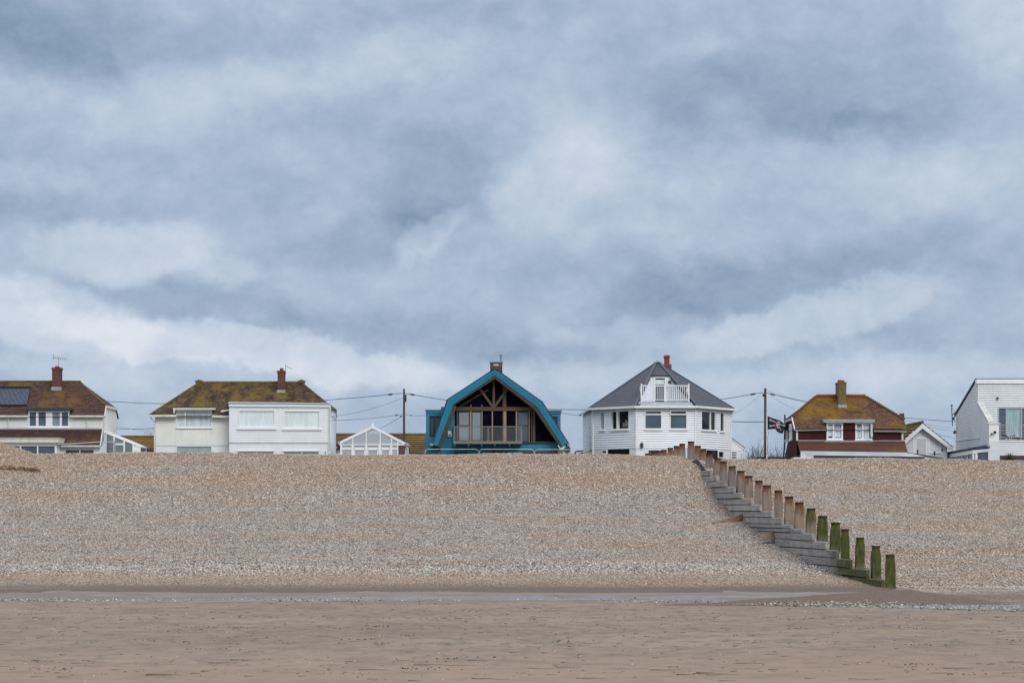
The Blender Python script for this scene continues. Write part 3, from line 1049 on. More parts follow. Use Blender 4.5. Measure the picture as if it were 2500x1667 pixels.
M['pane_mid'] = glass('mid_dark_window', (.05, .065, .085), spec=.8)  # bluish mid-dark pane colour
M['pane_pale'] = glass('window_painted_grey_reflection', (.24, .28, .30), spec=.9, var=.12)  # pale grey reflection painted as the pane's own colour
M['pane_blind'] = glass('window_with_pale_blind', (.70, .77, .765), spec=.6, var=.10, curtain=True)
M['pane_curtain'] = glass('window_with_net_curtain', (.60, .65, .67), spec=.6, var=.22, curtain=True)
M['pane_green'] = glass('window_with_greenish_curtain', (.30, .40, .41), spec=.6, var=.16, curtain=True)
M['lean_glass'] = clear_glass('conservatory_glass')
M['tube_glass'] = plain('solar_tube_glass', (.085, .11, .17), .12, .2, 3, 0, None, .8)
M['blue'] = plain('turquoise_paint', (.006, .180, .310), .5, .10, 1.2, stain=((.01, .10, .16), .4))
M['blue_board'] = plain('turquoise_weatherboard', (.008, .195, .325), .55, .12, 1.0, stain=((.01, .09, .14), .5))
M['oak'] = wood('weathered_brown_oak', (.068, .041, .025), (.135, .086, .055))
M['oak_dark'] = wood('dark_brown_oak', (.045, .029, .020), (.088, .058, .040))
M['pine'] = wood('fresh_pine', (.30, .21, .13), (.42, .31, .21))
M['grey_wood'] = wood('grey_balcony_timber', (.17, .155, .135), (.29, .265, .23))
M['membrane'] = plain('navy_building_membrane', (.0045, .0045, .011), .9, .4, 2.5, 0, None, .02)
M['mahogany'] = wood('mahogany_frame', (.09, .028, .016), (.15, .05, .03), .5)
M['perspex'] = plain('pale_corrugated_sheet', (.42, .45, .475), .35, .10, 1.5, stain=((.7, .7, .7), .3))


def FR(p0, p1):
    d = Vector((p1[0] - p0[0], p1[1] - p0[1]))
    L = d.length
    d /= L
    return ((p0[0], p0[1]), (d.x, d.y), (d.y, -d.x)), L


def FY(Y):
    return ((0, Y), (1, 0), (0, -1))


def on_slope(px, py, Ye, ze, s, raise_=0.0):
    k = (HZ - py) / FPX
    Y = (ze - s * Ye - CZ) / (k - s)
    p = P(px, py, Y)
    if raise_:
        n = Vector((0, -s, 1)).normalized()
        p = p + n * raise_
    return p


def mirror_y(p, Yr):
    return Vector((p[0], 2 * Yr - p[1], p[2]))


def window(parent, F, u0, u1, z0, z1, mull=(), trans=(), fw=.06, pane='pane_mid', frame='upvc', w0=-.10, w1=.035, wp=-.05,
           sill=None, panes=None, bars=(), label=None, name='window'):
    m = MB()
    m.fbox(F, u0, u0 + fw, w0, w1, z0, z1)
    m.fbox(F, u1 - fw, u1, w0, w1, z0, z1)
    m.fbox(F, u0 + fw, u1 - fw, w0, w1, z0, z0 + fw)
    m.fbox(F, u0 + fw, u1 - fw, w0, w1, z1 - fw, z1)
    for q in mull:
        c, w = q if isinstance(q, tuple) else (q, fw)
        m.fbox(F, c - w / 2, c + w / 2, w0, w1 - .004, z0 + fw, z1 - fw)
    for q in trans:
        c, a, b = q if isinstance(q, tuple) else (q, u0 + fw, u1 - fw)
        m.fbox(F, a, b, w0, w1 - .008, c - fw / 2, c + fw / 2)
    for (a, b, c, d, e) in bars:
        m.fbox(F, a, b, w0, w1 + e, c, d)
    win = m.build(name, M[frame], parent)
    if label:
        win['label'] = label
    for (a, b, c, d, mt) in (panes or [(u0 + fw, u1 - fw, z0 + fw, z1 - fw, pane)]):
        one(lambda q: q.fbox(F, a, b, wp - .012, wp, c, d), 'pane', M[mt], win)
    if sill:
        one(lambda q: q.fbox(F, u0 - sill[0], u1 + sill[0], w0 + .02, w1 + .07, z0 - sill[1], z0 - .002), 'sill', M[frame] if len(sill) < 3 else M[sill[2]], win)
    return win


def winp(parent, Y, px0, px1, py0, py1, mull=(), trans=(), panes=None, **kw):
    """a front window whose edges were measured on the photograph"""
    cx = lambda q: (X_(q[0], Y), q[1] * Y / FPX) if isinstance(q, tuple) else X_(q, Y)
    cz = lambda q: (Z_(q[0], Y), X_(q[1], Y), X_(q[2], Y)) if isinstance(q, tuple) else Z_(q, Y)
    pn = [(X_(a, Y), X_(b, Y), Z_(d, Y), Z_(c, Y), mt) for a, b, c, d, mt in panes] if panes else None
    return window(parent, FY(Y), X_(px0, Y), X_(px1, Y), Z_(py1, Y), Z_(py0, Y), [cx(q) for q in mull], [cz(q) for q in trans], panes=pn, **kw)


def hole(Y, px0, px1, py0, py1):
    return (X_(px0, Y) + .02, X_(px1, Y) - .02, Z_(py1, Y) + .02, Z_(py0, Y) - .02)


def pbox(m, Y, px0, px1, py0, py1, depth, front=0.0):
    """front face measured at depth Y"""
    m.box(X_(px0, Y), X_(px1, Y), Y - front, Y + depth, Z_(py1, Y), Z_(py0, Y))


def gutter_px(parent, Y, px0, py0, px1, py1, h=.12, d=.13, mat='gutter', name='gutter'):
    m = MB()
    a, b = P(px0, py0, Y), P(px1, py1, Y)
    m.prism([a, b, b + Vector((0, 0, h)), a + Vector((0, 0, h))], (0, -d, 0))
    return m.build(name, M[mat], parent)


def chimney(parent, px0, px1, pytop, Yc, zbase, depth, mat, pots=(), flash=None, cap=None, name='chimney'):
    x0, x1, zt = X_(px0, Yc), X_(px1, Yc), Z_(pytop, Yc)
    m = MB()
    m.box(x0, x1, Yc, Yc + depth, zbase, zt - .16)
    m.box(x0 - .035, x1 + .035, Yc - .035, Yc + depth + .035, zt - .16, zt)
    c = m.build(name, M[mat], parent)
    for (a, b, py) in pots:
        xa, xb = X_(a, Yc), X_(b, Yc)
        r, xc, yc, zz = (xb - xa) / 2, (xa + xb) / 2, Yc + depth / 2, Z_(py, Yc)
        def pot(q):
            q.tube([(xc, yc, zt - .01), (xc, yc, zz)], r, 12, r1=r * .84)
            q.tube([(xc, yc, zz - .09), (xc, yc, zz + .01)], r * 1.02, 12)
        one(pot, 'chimney_pot', M['pot'], c)
    if flash:
        one(lambda q: q.box(x0 - .05, x1 + .05, Yc - .05, Yc + depth * .4, zbase - .05, flash), 'flashing', M['lead'], c)
    return c


def aerial(label, px, pytop, pybase, Y, bpx0, bpy0, bpx1, bpy1, n=6, el=.55, extra=True):
    """mast with a boom of short cross rods, pointing along the boom"""
    t = thing('tv_aerial', label, 'aerial', P(px, pybase, Y), 'television aerials on the roofs')
    one(lambda q: q.tube([P(px, pybase, Y), P(px, pytop, Y)], .022, 6), 'mast', M['galv'], t)
    a, b = P(bpx0, bpy0, Y - .05), P(bpx1, bpy1, Y - .05)
    def boom(q):
        q.tube([a, b], .018, 6)
        d = (b - a).normalized()
        s = Vector((0, 1, 0)).cross(d) * .35 + Vector((0, 1, 0)) * .93
        for k in range(n):
            c = a + (b - a) * (k / (n - 1))
            q.tube([c - s * el / 2, c + s * el / 2], .012, 5)
        if extra:
            q.beam(a + Vector((0, 0, .16)) - s * .1, a - Vector((0, 0, .16)) - s * .1, .02, .26)
    one(boom, 'boom', M['galv'], t)
    return t


# ================================================================== house at the left edge
def house_left():
    Y = 155.0
    h = thing('house', 'white house with solar tubes on its brown tiled roof, cut by the left picture edge', 'house', (X_(120, Y), 158, GZ), 'houses along the sea front')
    L = -190
    Ye = 154.8
    ze = Z_(1014, Ye)
    s = .85
    rR, rL = on_slope(195, 931.5, Ye, ze, s), on_slope(L, 928, Ye, ze, s)
    rL.z = rR.z; rL.y = rR.y
    Yr = rR.y
    hf = on_slope(258.5, 989.5, Ye, ze, s)
    eR, eL = P(254.5, 1014, Ye), P(L, 1014, Ye)
    m = MB()
    for q in notch([eL, eR, hf, rR, rL], X_(69, Y), X_(170, Y), Z_(999, Y)):
        m.courses(q, .11, .014, .5)
    hb = mirror_y(hf, Yr)
    m.courses([hf, hb, rR], .11, .014, .5)
    m.courses([mirror_y(eR, Yr), mirror_y(eL, Yr), mirror_y(rL, Yr), rR, hb], .11, .014, .5)
    m.poly([eL + Vector((0, .1, -.06)), eL + Vector((0, 3, -.06)), eR + Vector((-.3, 3, -.06)), eR + Vector((-.3, .1, -.06))])
    roof = m.build('roof', M['tile_a'], h)
    one(lambda q: (q.tube([rL, rR + Vector((.05, 0, 0))], .09, 8), q.tube([rR, hf], .06, 6)), 'ridge_tiles', M['mossridge'], roof)
    # walls
    xr = X_(252, Y)
    holes = [hole(Y, 69, 170, 1002, 1043)]
    m = MB()
    m.clad(FY(Y), X_(L, Y), xr, Z_(1052, Y), Z_(1014.5, Y), holes, .15, .022, .010)
    m.courses([(xr, Y, GZ), (xr, 2 * Yr - Y, GZ), (xr, 2 * Yr - Y, ze), (xr, hb.y, hf.z - .1), (xr, hf.y, hf.z - .1), (xr, Y, ze)], .15, .022)
    m.box(X_(L, Y), xr - .03, Y + .05, 2 * Yr - Y, GZ, Z_(1050, Y))
    m.box(X_(L, Y), xr - .03, 2 * Yr - Y - .2, 2 * Yr - Y, GZ, ze)
    xl = X_(L, Y) + .25
    m.courses([(xl, 2 * Yr - Y, GZ), (xl, Y, GZ), (xl, Y, ze), (xl, Yr, rL.z - .12), (xl, 2 * Yr - Y, ze)], .15, .022)
    m.build('wall', M['cream_board'], h)
    gutter_px(h, Ye, L, 1018, 69, 1018)
    gutter_px(h, Ye, 170, 1018, 254, 1018)
    for px in (20, 212):
        one(lambda q: (q.tube([P(px, 1018, Y - .1), P(px, 1046, Y - .1)], .035, 6), q.box(X_(px, Y) - .09, X_(px, Y) + .09, Y - .2, Y - .02, Z_(1021.5, Y), Z_(1018, Y))), 'downpipe', M['gutter'], h)
    # the side eave return and its barge
    one(lambda q: (q.beam(hf + Vector((.04, -.1, -.08)), hb + Vector((.04, 0, -.08)), .10, .16), q.beam(hf + Vector((.02, 0, -.1)), eR + Vector((.02, 0, -.1)), .06, .16)), 'bargeboard', M['gutter'], h)
    # dormer
    def dormer(q):
        q.box(X_(69, Y), X_(170, Y), Y + .12, Y + 2.6, Z_(1043, Y), Z_(1001, Y))
    d = one(dormer, 'dormer', M['white'], h)
    one(lambda q: q.box(X_(65, Y), X_(177, Y), Y - .32, Y + 2.7, Z_(1001.2, Y), Z_(994.5, Y)), 'dormer_roof', M['darkgrey'], d)
    winp(h, Y, 69, 170, 1002.4, 1043, mull=[(91, 6), (120, 16), (148.5, 5)], fw=.10,
         panes=[(72, 90, 1005, 1040, 'pane_sky'), (93, 113, 1005, 1040, 'pane_sky'), (127, 147, 1005, 1040, 'pane_pale'), (150, 167, 1005, 1040, 'pane_sky')], sill=(.05, .06))
    # tiled lean-to roof over the ground floor
    a, b = P(L, 1048, Y), P(249, 1047, Y)
    c, e = P(243, 1088, 152.9), P(L, 1088, 152.9)
    m = MB()
    m.courses([e, c, b, a], .11, .014, .5)
    m.build('lean_to_roof', M['tile_red'], h)
    one(lambda q: q.box(X_(L, Y), X_(248, Y), Y - .09, Y, Z_(1048.5, Y), Z_(1044.5, Y)), 'flashing', M['lead'], h)
    gutter_px(h, 152.95, 145, 1090.5, 243.5, 1090.5, .10, .12)
    one(lambda q: q.beam(c + Vector((0.05, 0, -.06)), b + Vector((0.05, 0, -.06)), .05, .16), 'bargeboard', M['gutter'], h)
    Yg = 153.2
    m = MB()
    m.clad(FY(Yg), X_(132, Yg), X_(249, Yg), GZ, Z_(1089, Yg), [hole(Yg, 158, 231, 1096, 1135)], 9, 0)
    m.poly([(X_(249, Yg), Yg, GZ), (X_(249, Yg), Y, GZ), (X_(249, Yg), Y, Z_(1050, Y)), (X_(249, Yg), Yg, Z_(1089, Yg))])
    m.build('ground_floor_wall', M['render'], h)
    winp(h, Yg, 158, 231, 1096, 1135, pane='pane_mid', frame='upvc', mull=[195])
    one(lambda q: q.tube([P(234, 1095, Yg - .1), P(237, 1095, Yg - .12)], .07, 8), 'floodlight', M['white'], h)
    # flat-roofed glazed porch
    Yp = 151.5
    one(lambda q: (pbox(q, Yp, L, 143, 1069, 1080, 2.15), pbox(q, Yp, L, 143.6, 1067.4, 1069.5, 2.2, .06)), 'porch_roof', M['gutter'], h)
    one(lambda q: pbox(q, Yp, L, 143.8, 1066.4, 1067.6, 2.2, .08), 'porch_felt', M['darkgrey'], h)
    one(lambda q: pbox(q, 151.75, L, 136, 1080, 1085.5, 1.6), 'porch_beam', M['white'], h)
    winp(h, 151.8, L, 137, 1085.5, 1150, mull=[10, 50, 92], pane='pane_sky', fw=.09, label='wide porch glazing facing the beach')
    xs_ = X_(137, 151.8)
    Fs, Ls = FR((xs_, 151.85), (xs_, 153.15))
    window(h, Fs, 0, Ls, GZ, Z_(1082, 151.8), mull=[Ls * .33, Ls * .66], pane='pane_sky', fw=.07, label='narrow glazed return of the porch')
    # glazed lean-to at the right-hand side
    Yl = 155.2
    tl, tr = P(252.5, 1051, Yl), P(344, 1088.5, Yl)
    one(lambda q: q.prism([tl, tr, tr + Vector((0, 0, -.11)), tl + Vector((0, 0, -.13))], (0, 2.6, 0)), 'side_lean_to_roof', M['upvc'], h)
    def fr(q):
        for px in (254, 278.5, 303, 325):
            top = Z_(1051 + (px - 252.5) / 91.5 * 37.5 + 4, Yl)
            q.box(X_(px - 2, Yl), X_(px + 1.6, Yl), Yl + .02, Yl + .10, GZ, top)
        pbox(q, Yl, 279, 302, 1082, 1086, .08, -.03)
        q.box(X_(325, Yl), X_(343, Yl), Yl + .03, Yl + .09, GZ, Z_(1088, Yl))
    sf = one(fr, 'side_lean_to_frame', M['upvc'], h)
    def gl(q):
        for p0, p1 in ((255, 277), (280, 301.5), (304, 325)):
            t0, t1 = [Z_(1051 + (p - 252.5) / 91.5 * 37.5 + 3, Yl) for p in (p0, p1)]
            q.poly([(X_(p0, Yl), Yl + .07, GZ), (X_(p1, Yl), Yl + .07, GZ), (X_(p1, Yl), Yl + .07, t1), (X_(p0, Yl), Yl + .07, t0)])
    one(gl, 'pane', M['pane_green2'], sf)
    one(lambda q: (q.box(X_(252, Yl), X_(343, Yl), Yl + 2.5, Yl + 2.6, GZ, Z_(1090, Yl))), 'side_lean_to_back', M['render'], h)
    # chimney and solar tubes
    ch = on_slope(127, 952, Ye, ze, s)
    chimney(h, 127, 148, 897, ch.y, ch.z, .62, 'brick', [(132, 143, 893.5)], ch.z + .22)
    sp = [on_slope(px, py, Ye, ze, s, .10) for px, py in ((-75, 990.5), (66, 990.5), (74, 950), (-75, 950))]
    def tubes(q):
        n = 46
        for k in range(n):
            f = (k + .5) / n
            q.tube([sp[0].lerp(sp[1], f), sp[3].lerp(sp[2], f)], .028, 6)
    pn = one(tubes, 'solar_panel', M['tube_glass'], h)
    def pf(q):
        q.beam(sp[3] + Vector((0, 0, .05)), sp[2] + Vector((.03, 0, .05)), .14, .14)
        q.beam(sp[0], sp[1], .05, .05)
        q.poly([p - Vector((0, -.03, .05)) for p in sp])
    one(pf, 'manifold', M['black'], pn)
    return h


M['pane_green2'] = glass('grey_green_glazing', (.16, .21, .23), spec=.9)
house_left()
aerial('horizontal aerial on the brick chimney beside the solar tubes', 143, 872, 899, 157.5, 131, 872.5, 162, 875.5, 7, .5)


# ================================================================== white house with the flat-roofed front
def house_flat_front():
    Y, Yw = 155.0, 156.3
    h = thing('house', 'white weatherboarded house with mossy brown roof and two wide blinded windows', 'house', (X_(590, Y), 159, GZ), 'houses along the sea front')
    Ye = Yw - .3
    ze = Z_(1012, Ye)
    s = .80
    rL, rR = on_slope(486, 932.5, Ye, ze, s), on_slope(736, 935, Ye, ze, s)
    rR.y = rL.y = (rL.y + rR.y) / 2
    rR.z = rL.z = (rL.z + rR.z) / 2
    Yr = rL.y
    eL = P(365, 1012, Ye)
    hfR = on_slope(809, 992.5, Ye, ze, s)
    eR = P(806, 1012, Ye)
    m = MB()
    for q in notch([eL, eR, hfR, rR, rL], X_(430.5, Yw), X_(518, Yw), Z_(998, Yw)):
        m.courses(q, .11, .016, .6)
    hb = mirror_y(hfR, Yr)
    m.courses([hfR, hb, rR], .11, .016, .6)
    m.courses([mirror_y(eL, Yr), eL, rL], .11, .016, .6)
    m.courses([mirror_y(eR, Yr), mirror_y(eL, Yr), rL, rR, hb], .11, .016, .6)
    z_ = eL.z - .07
    m.poly([(eL.x, Ye, z_), (eL.x, 2 * Yr - Ye, z_), (eR.x, 2 * Yr - Ye, z_), (eR.x, Ye, z_)])
    roof = m.build('roof', M['tile_b'], h)
    def ridge(q):
        q.tube([rL, rR], .10, 8)
        q.tube([rL + Vector((-.25, 0, .02)), rL + Vector((.0, 0, .10)), rL + Vector((.25, 0, .02))], .13, 8)
        q.tube([rR + Vector((-.25, 0, .02)), rR + Vector((.0, 0, .10)), rR + Vector((.25, 0, .02))], .12, 8)
        q.tube([rL, eL], .055, 6)
        q.tube([rR, hfR], .055, 6)
    one(ridge, 'ridge_tiles', M['mossridge'], roof)
    # left part
    m = MB()
    m.clad(FY(Yw), X_(379, Yw), X_(560, Yw), Z_(1087, Yw), Z_(1013, Yw), [hole(Yw, 430.5, 518, 1001, 1044)], .141, .02, .009)
    m.courses([(X_(379, Yw), 2 * Yr - Yw, GZ), (X_(379, Yw), Yw, GZ), (X_(379, Yw), Yw, ze), (X_(379, Yw), 2 * Yr - Yw, ze)], .141, .022)
    m.build('wall', M['cream_board'], h)
    m = MB()
    m.clad(FY(Yw + .03), X_(379, Yw), X_(560, Yw), GZ, Z_(1086.6, Yw), [hole(Yw, 431, 517, 1089, 1150)], 9, 0)
    m.box(X_(379, Yw), X_(806, Yw), 2 * Yr - Yw - .2, 2 * Yr - Yw, GZ, ze)
    m.poly([(X_(806, Yw), Yw, GZ), (X_(806, Yw), 2 * Yr - Yw, GZ), (X_(806, Yw), 2 * Yr - Yw, ze), (X_(806, Yw), hb.y, hb.z - .1), (X_(806, Yw), hfR.y, hfR.z - .1), (X_(806, Yw), Yw, ze)])
    m.build('ground_floor_wall', M['render'], h)
    gutter_px(h, Ye - .02, 364, 1017.5, 431, 1017.5, .15, .14)
    gutter_px(h, Ye - .02, 518, 1018.5, 559, 1019.5, .15, .14)
    one(lambda q: (q.tube([P(367, 1017, Ye), P(371, 1024, Ye + .1), P(377, 1027, Yw - .08), P(377, 1135, Yw - .08)], .04, 6)), 'downpipe', M['gutter'], h)
    def dormer(q):
        q.box(X_(431, Yw), X_(518, Yw), Yw + .12, Yw + 2.6, Z_(1043, Yw), Z_(1001, Yw))
    d = one(dormer, 'dormer', M['white'], h)
    one(lambda q: (q.box(X_(424, Yw), X_(526, Yw), Yw - .32, Yw + 2.6, Z_(1000.6, Yw), Z_(995, Yw))), 'dormer_roof', M['gutter'], d)
    one(lambda q: (q.box(X_(423, Yw), X_(526, Yw), Yw - .36, Yw + 2.7, Z_(995, Yw) + .003, Z_(993, Yw))), 'dormer_felt', M['darkgrey'], d)
    one(lambda q: q.tube([P(427, 999, Yw - .3), P(425, 1004, Yw - .25), P(425.5, 1008, Yw - .2)], .07, 6), 'downpipe', M['upvc'], h)
    winp(h, Yw, 430.5, 518, 1001.2, 1044, mull=[(452.5, 4)], fw=.09,
         panes=[(433, 451, 1004, 1041, 'pane_curtain'), (455, 515, 1004, 1041, 'pane_curtain')], sill=(.03, .05))
    winp(h, Yw, 430.5, 517.5, 1088.5, 1150, pane='pane_green', fw=.04)
    # flat-roofed projection with the two wide windows
    x0, x1 = X_(559.5, Y), X_(804, Y)
    m = MB()
    m.clad(FY(Y), x0, x1, Z_(1080, Y), Z_(990.5, Y), [hole(Y, 583, 671, 1001, 1044), hole(Y, 693.5, 781, 1002.5, 1045)], .134, .018, .007)
    m.courses([(x0, Yw + 1.2, GZ + .1), (x0, Y, GZ + .1), (x0, Y, Z_(989, Y)), (x0, Yw + 1.2, Z_(989, Y))], .134, .022)
    m.courses([(x1, Y, GZ + .1), (x1, Yw, GZ + .1), (x1, Yw, Z_(989, Y)), (x1, Y, Z_(989, Y))], .134, .022)
    m.build('front_wall', M['white_board'], h)
    m = MB()
    m.clad(FY(Y + .02), x0, x1, GZ, Z_(1079.6, Y), [hole(Y, 581, 670, 1101.5, 1150), hole(Y, 691, 779, 1101.5, 1150)], 9, 0)
    m.build('front_ground_floor_wall', M['render'], h)
    one(lambda q: q.box(x0, x1, Y - .035, Y + .03, Z_(1080.9, Y), Z_(1079.6, Y)), 'drip_board', M['gutter'], h)
    f0, f1 = P(561, 984, Y - .05), P(804, 987, Y - .05)
    def fascia(q):
        a, b = P(558.5, 992, Y - .12), P(806, 993.6, Y - .12)
        q.prism([a, b, P(806, 987.3, Y - .12), P(558.5, 985, Y - .12)], (0, .14, 0))
    one(fascia, 'fascia', M['white'], h)
    def flat(q):
        a, b = P(556, 985, Y - .16), P(806.5, 987.3, Y - .16)
        q.prism([a, b, on_slope(806.5, 986, Ye, ze, s, .02), on_slope(560, 983, Ye, ze, s, .03)], (0, 0, .06))
    one(flat, 'flat_roof', M['lead'], h)
    for i, (a, b, t) in enumerate(((583, 671, 1001), (693.5, 781, 1002.3))):
        winp(h, Y, a, b, t, t + 43, pane='pane_blind', fw=.055, sill=(.13, .13))
        winp(h, Y + .02, a - 2, b - 1.5, 1101.5, 1150, pane='pane_green', fw=.05, mull=[(a + b) / 2])
        one(lambda q: pbox(q, Y - .0, a - 3, b - .5, 1099.5, 1101.3, .1, .09), 'lintel_board', M['white'], h)
    one(lambda q: q.beam(P(539.5, 1004, Yw - .1), P(561, 1000.5, Yw - .1), .11, .11), 'overflow_pipe', M['upvc'], h)
    one(lambda q: q.tube([P(802.5, 993, Y - .06), P(802.5, 1140, Y - .06)], .035, 6), 'downpipe', M['gutter'], h)
    one(lambda q: (q.beam(hfR + Vector((0, -.1, -.09)), hb + Vector((0, 0, -.09)), .05, .2), q.beam(hfR + Vector((-.0, 0, -.08)), eR + Vector((0, 0, -.12)), .05, .2)), 'bargeboard', M['mossridge'], h)
    ch = on_slope(677, 957.5, Ye, ze, s)
    chimney(h, 677.5, 695, 904.5, ch.y, ch.z, .6, 'brick', [(682, 691, 898.5)], ch.z + .16)
    for px, py in ((799, 1105), (811, 1104)):
        pass
    return h


house_flat_front()
aerial('small black wedge-shaped aerial on the chimney of the mossy-roofed white house', 697, 890, 916, 158.2, 697, 892, 712.5, 900, 7, .35, False)


# ================================================================== bungalows behind the gaps
def bungalow(px0, px1, pyr, Yr, mat, label, pybase=1112, run=3.4):
    h = thing('bungalow', label, 'bungalow', ((X_(px0, Yr) + X_(px1, Yr)) / 2, Yr, GZ))
    a, b = P(px0, pyr, Yr), P(px1, pyr, Yr)
    dz = run * .62
    e = Vector((0, -run, -dz))
    m = MB()
    m.courses([a + e, b + e, b, a], .33, .04, .2)
    f = Vector((0, run, -dz))
    m.courses([b + f, a + f, a, b], .33, .04, .2)
    m.build('roof', mat, h)
    one(lambda q: q.tube([a, b], .13, 8), 'ridge_tiles', M['mossridge'], h)
    z1 = a.z - dz + .12
    one(lambda q: q.box(a.x + .3, b.x - .3, Yr - run + .35, Yr + run - .35, GZ, z1), 'wall', M['render'], h)
    one(lambda q: q.beam(a + e + Vector((0, -.08, -.05)), b + e + Vector((0, -.08, -.05)), .1, .12), 'gutter', M['black'], h)
    return h, z1


bungalow(290, 470, 1066.5, 176, M['pantile'], 'low bungalow under ochre lichened tiles, behind the glazed lean-to')
hb, zz = bungalow(770, 1060, 1061, 176, M['pantile_brown'], 'long brown-tiled bungalow roof behind the white conservatory', run=4.2)
one(lambda q: (pbox(q, 166, 804, 832, 1086, 1098, .2)), 'dark_window', M['black'], hb)  # black box built as the bungalow's dark window
one(lambda q: pbox(q, 165.9, 806, 823, 1091, 1093.5, .06, .06), 'pale_transom', M['white'], hb)
one(lambda q: pbox(q, 166.3, 800, 836, 1098, 1150, .2), 'porch_wall', M['render'], hb)
aerial('loop-shaped aerial above the ochre-tiled bungalow', 368, 1057, 1068, 176, 353, 1055.5, 376, 1056, 5, .8, False)
t = thing('fence', 'dark timber fence behind the glazed lean-to, below the ochre roof', 'fence', (X_(355, 165), 165, GZ))
def pl(q):
    for k in range(16):
        a = 343 + k * 2.6
        q.box(X_(a, 165), X_(a + 2.4, 165), 165, 165.03, GZ, Z_(1097 + (k % 3) * .4, 165))
one(pl, 'board_panel', M['oak_dark'], t)
one(lambda q: (q.tube([P(343, 1094.5, 164.9), P(384, 1094, 164.9)], .045, 6),), 'top_rail', M['darkgrey'], t)


# ================================================================== conservatory
def conservatory():
    Y = 155.0
    h = thing('conservatory', 'white framed glass conservatory with a pointed gable and finial', 'conservatory', (X_(910, Y), 157, GZ))
    D = 4.2
    ap, el_, er = P(910, 1041, Y), P(828, 1080, Y), P(993, 1083.5, Y)
    bw = Vector((0, D, 0))
    def bars(q):
        for e in (el_, er):
            q.prism([ap + Vector((0, 0, .08)), e + Vector((0, 0, .05)), e + Vector((0, 0, -.13)), ap + Vector((0, 0, -.13))], (0, .12, 0))
            for k in range(1, 6):
                o = Vector((0, D * k / 5.5, 0))
                q.beam(ap + o, e + o, .05, .07)
        q.beam(ap + Vector((0, 0, .05)), ap + bw + Vector((0, 0, .05)), .12, .12)
        for e in (el_, er):
            q.beam(e, e + bw, .10, .12)
    one(bars, 'roof_frame', M['upvc'], h)
    def rg(q):
        for e in (el_, er):
            u = Vector((0, .06, .02))
            q.poly([e + u, ap + u, ap + bw + u, e + bw + u])
    one(rg, 'roof_glass', M['lean_glass'], h)
    def finial(q):
        b = P(910, 1040, Y + .06)
        q.box(b.x - .11, b.x + .11, b.y - .1, b.y + .08, b.z - .2, b.z + .06)
        q.tube([b, b + Vector((0, 0, .16)), b + Vector((0, 0, .36))], .055, 8, r1=.008)
    one(finial, 'finial', M['upvc'], h)
    def fr(q):
        pbox(q, Y, 829, 992, 1083.5, 1086.5, .1)
        for px in (861, 894, 928, 955.5, 971):
            f = (910 - px) / 82 if px < 910 else (px - 910) / 83
            t = 1041 + f * (39 if px < 910 else 42.5) + 3
            pbox(q, Y + .02, px - 1.2, px + 1.2, t, 1150, .07)
        for px, w in ((833, 2), (861, 3), (894, 2.6), (927, 3.4), (955, 2.5), (971, 1.4)):
            pbox(q, Y + .01, px - w, px + w, 1086, 1150, .09)
        pbox(q, Y + .03, 832, 971, 1092.5, 1097, .06)
        for a, b in ((864, 891), (897, 923), (931, 952)):
            pbox(q, Y - .0, a, b, 1096.2, 1098.2, .05)
            pbox(q, Y - .0, a, a + 2.4, 1096.2, 1150, .05)
            pbox(q, Y - .0, b - 2.4, b, 1096.2, 1150, .05)
    f = one(fr, 'window_frame', M['upvc'], h)
    def gl(q):
        a, b, c = el_ + Vector((0, .07, -.05)), er + Vector((0, .07, -.05)), ap + Vector((0, .07, -.05))
        q.poly([a, b, c])
        q.poly([(X_(832, Y), Y + .075, GZ), (X_(971, Y), Y + .075, GZ), (X_(971, Y), Y + .075, Z_(1086, Y)), (X_(832, Y), Y + .075, Z_(1086, Y))])
    one(gl, 'pane', M['lean_glass'], f)
    one(lambda q: q.box(X_(972.5, Y), X_(988, Y), Y + .02, Y + .5, GZ, Z_(1087, Y)), 'brick_pier', M['brick_brown'], h)
    def side(q):
        q.box(X_(830, Y), X_(833, Y), Y + .1, Y + D, GZ, Z_(1084, Y))
        q.box(X_(986, Y), X_(989, Y), Y + .5, Y + D, GZ, Z_(1084, Y))
    one(side, 'side_wall', M['upvc'], h)
    return h


conservatory()
# the white gate frame right of the conservatory
t = thing('garden_gate', 'small white framed gate between conservatory and turquoise house', 'gate', (X_(993, 156), 156, GZ))
one(lambda q: (pbox(q, 156, 988.5, 997.5, 1092, 1094, .05), pbox(q, 156, 989, 990.8, 1094, 1150, .05), pbox(q, 156, 995.6, 997.4, 1094, 1150, .05), pbox(q, 156, 990.8, 995.6, 1100, 1101.4, .05)), 'frame', M['white'], t)
one(lambda q: pbox(q, 156, 997.6, 999.4, 1091, 1150, .08), 'gate_post', M['black'], t)


# ================================================================== turquoise gambrel house
def Q4(zx, zy):
    return 1000 + zx / 5.226, 840 + zy / 5.226


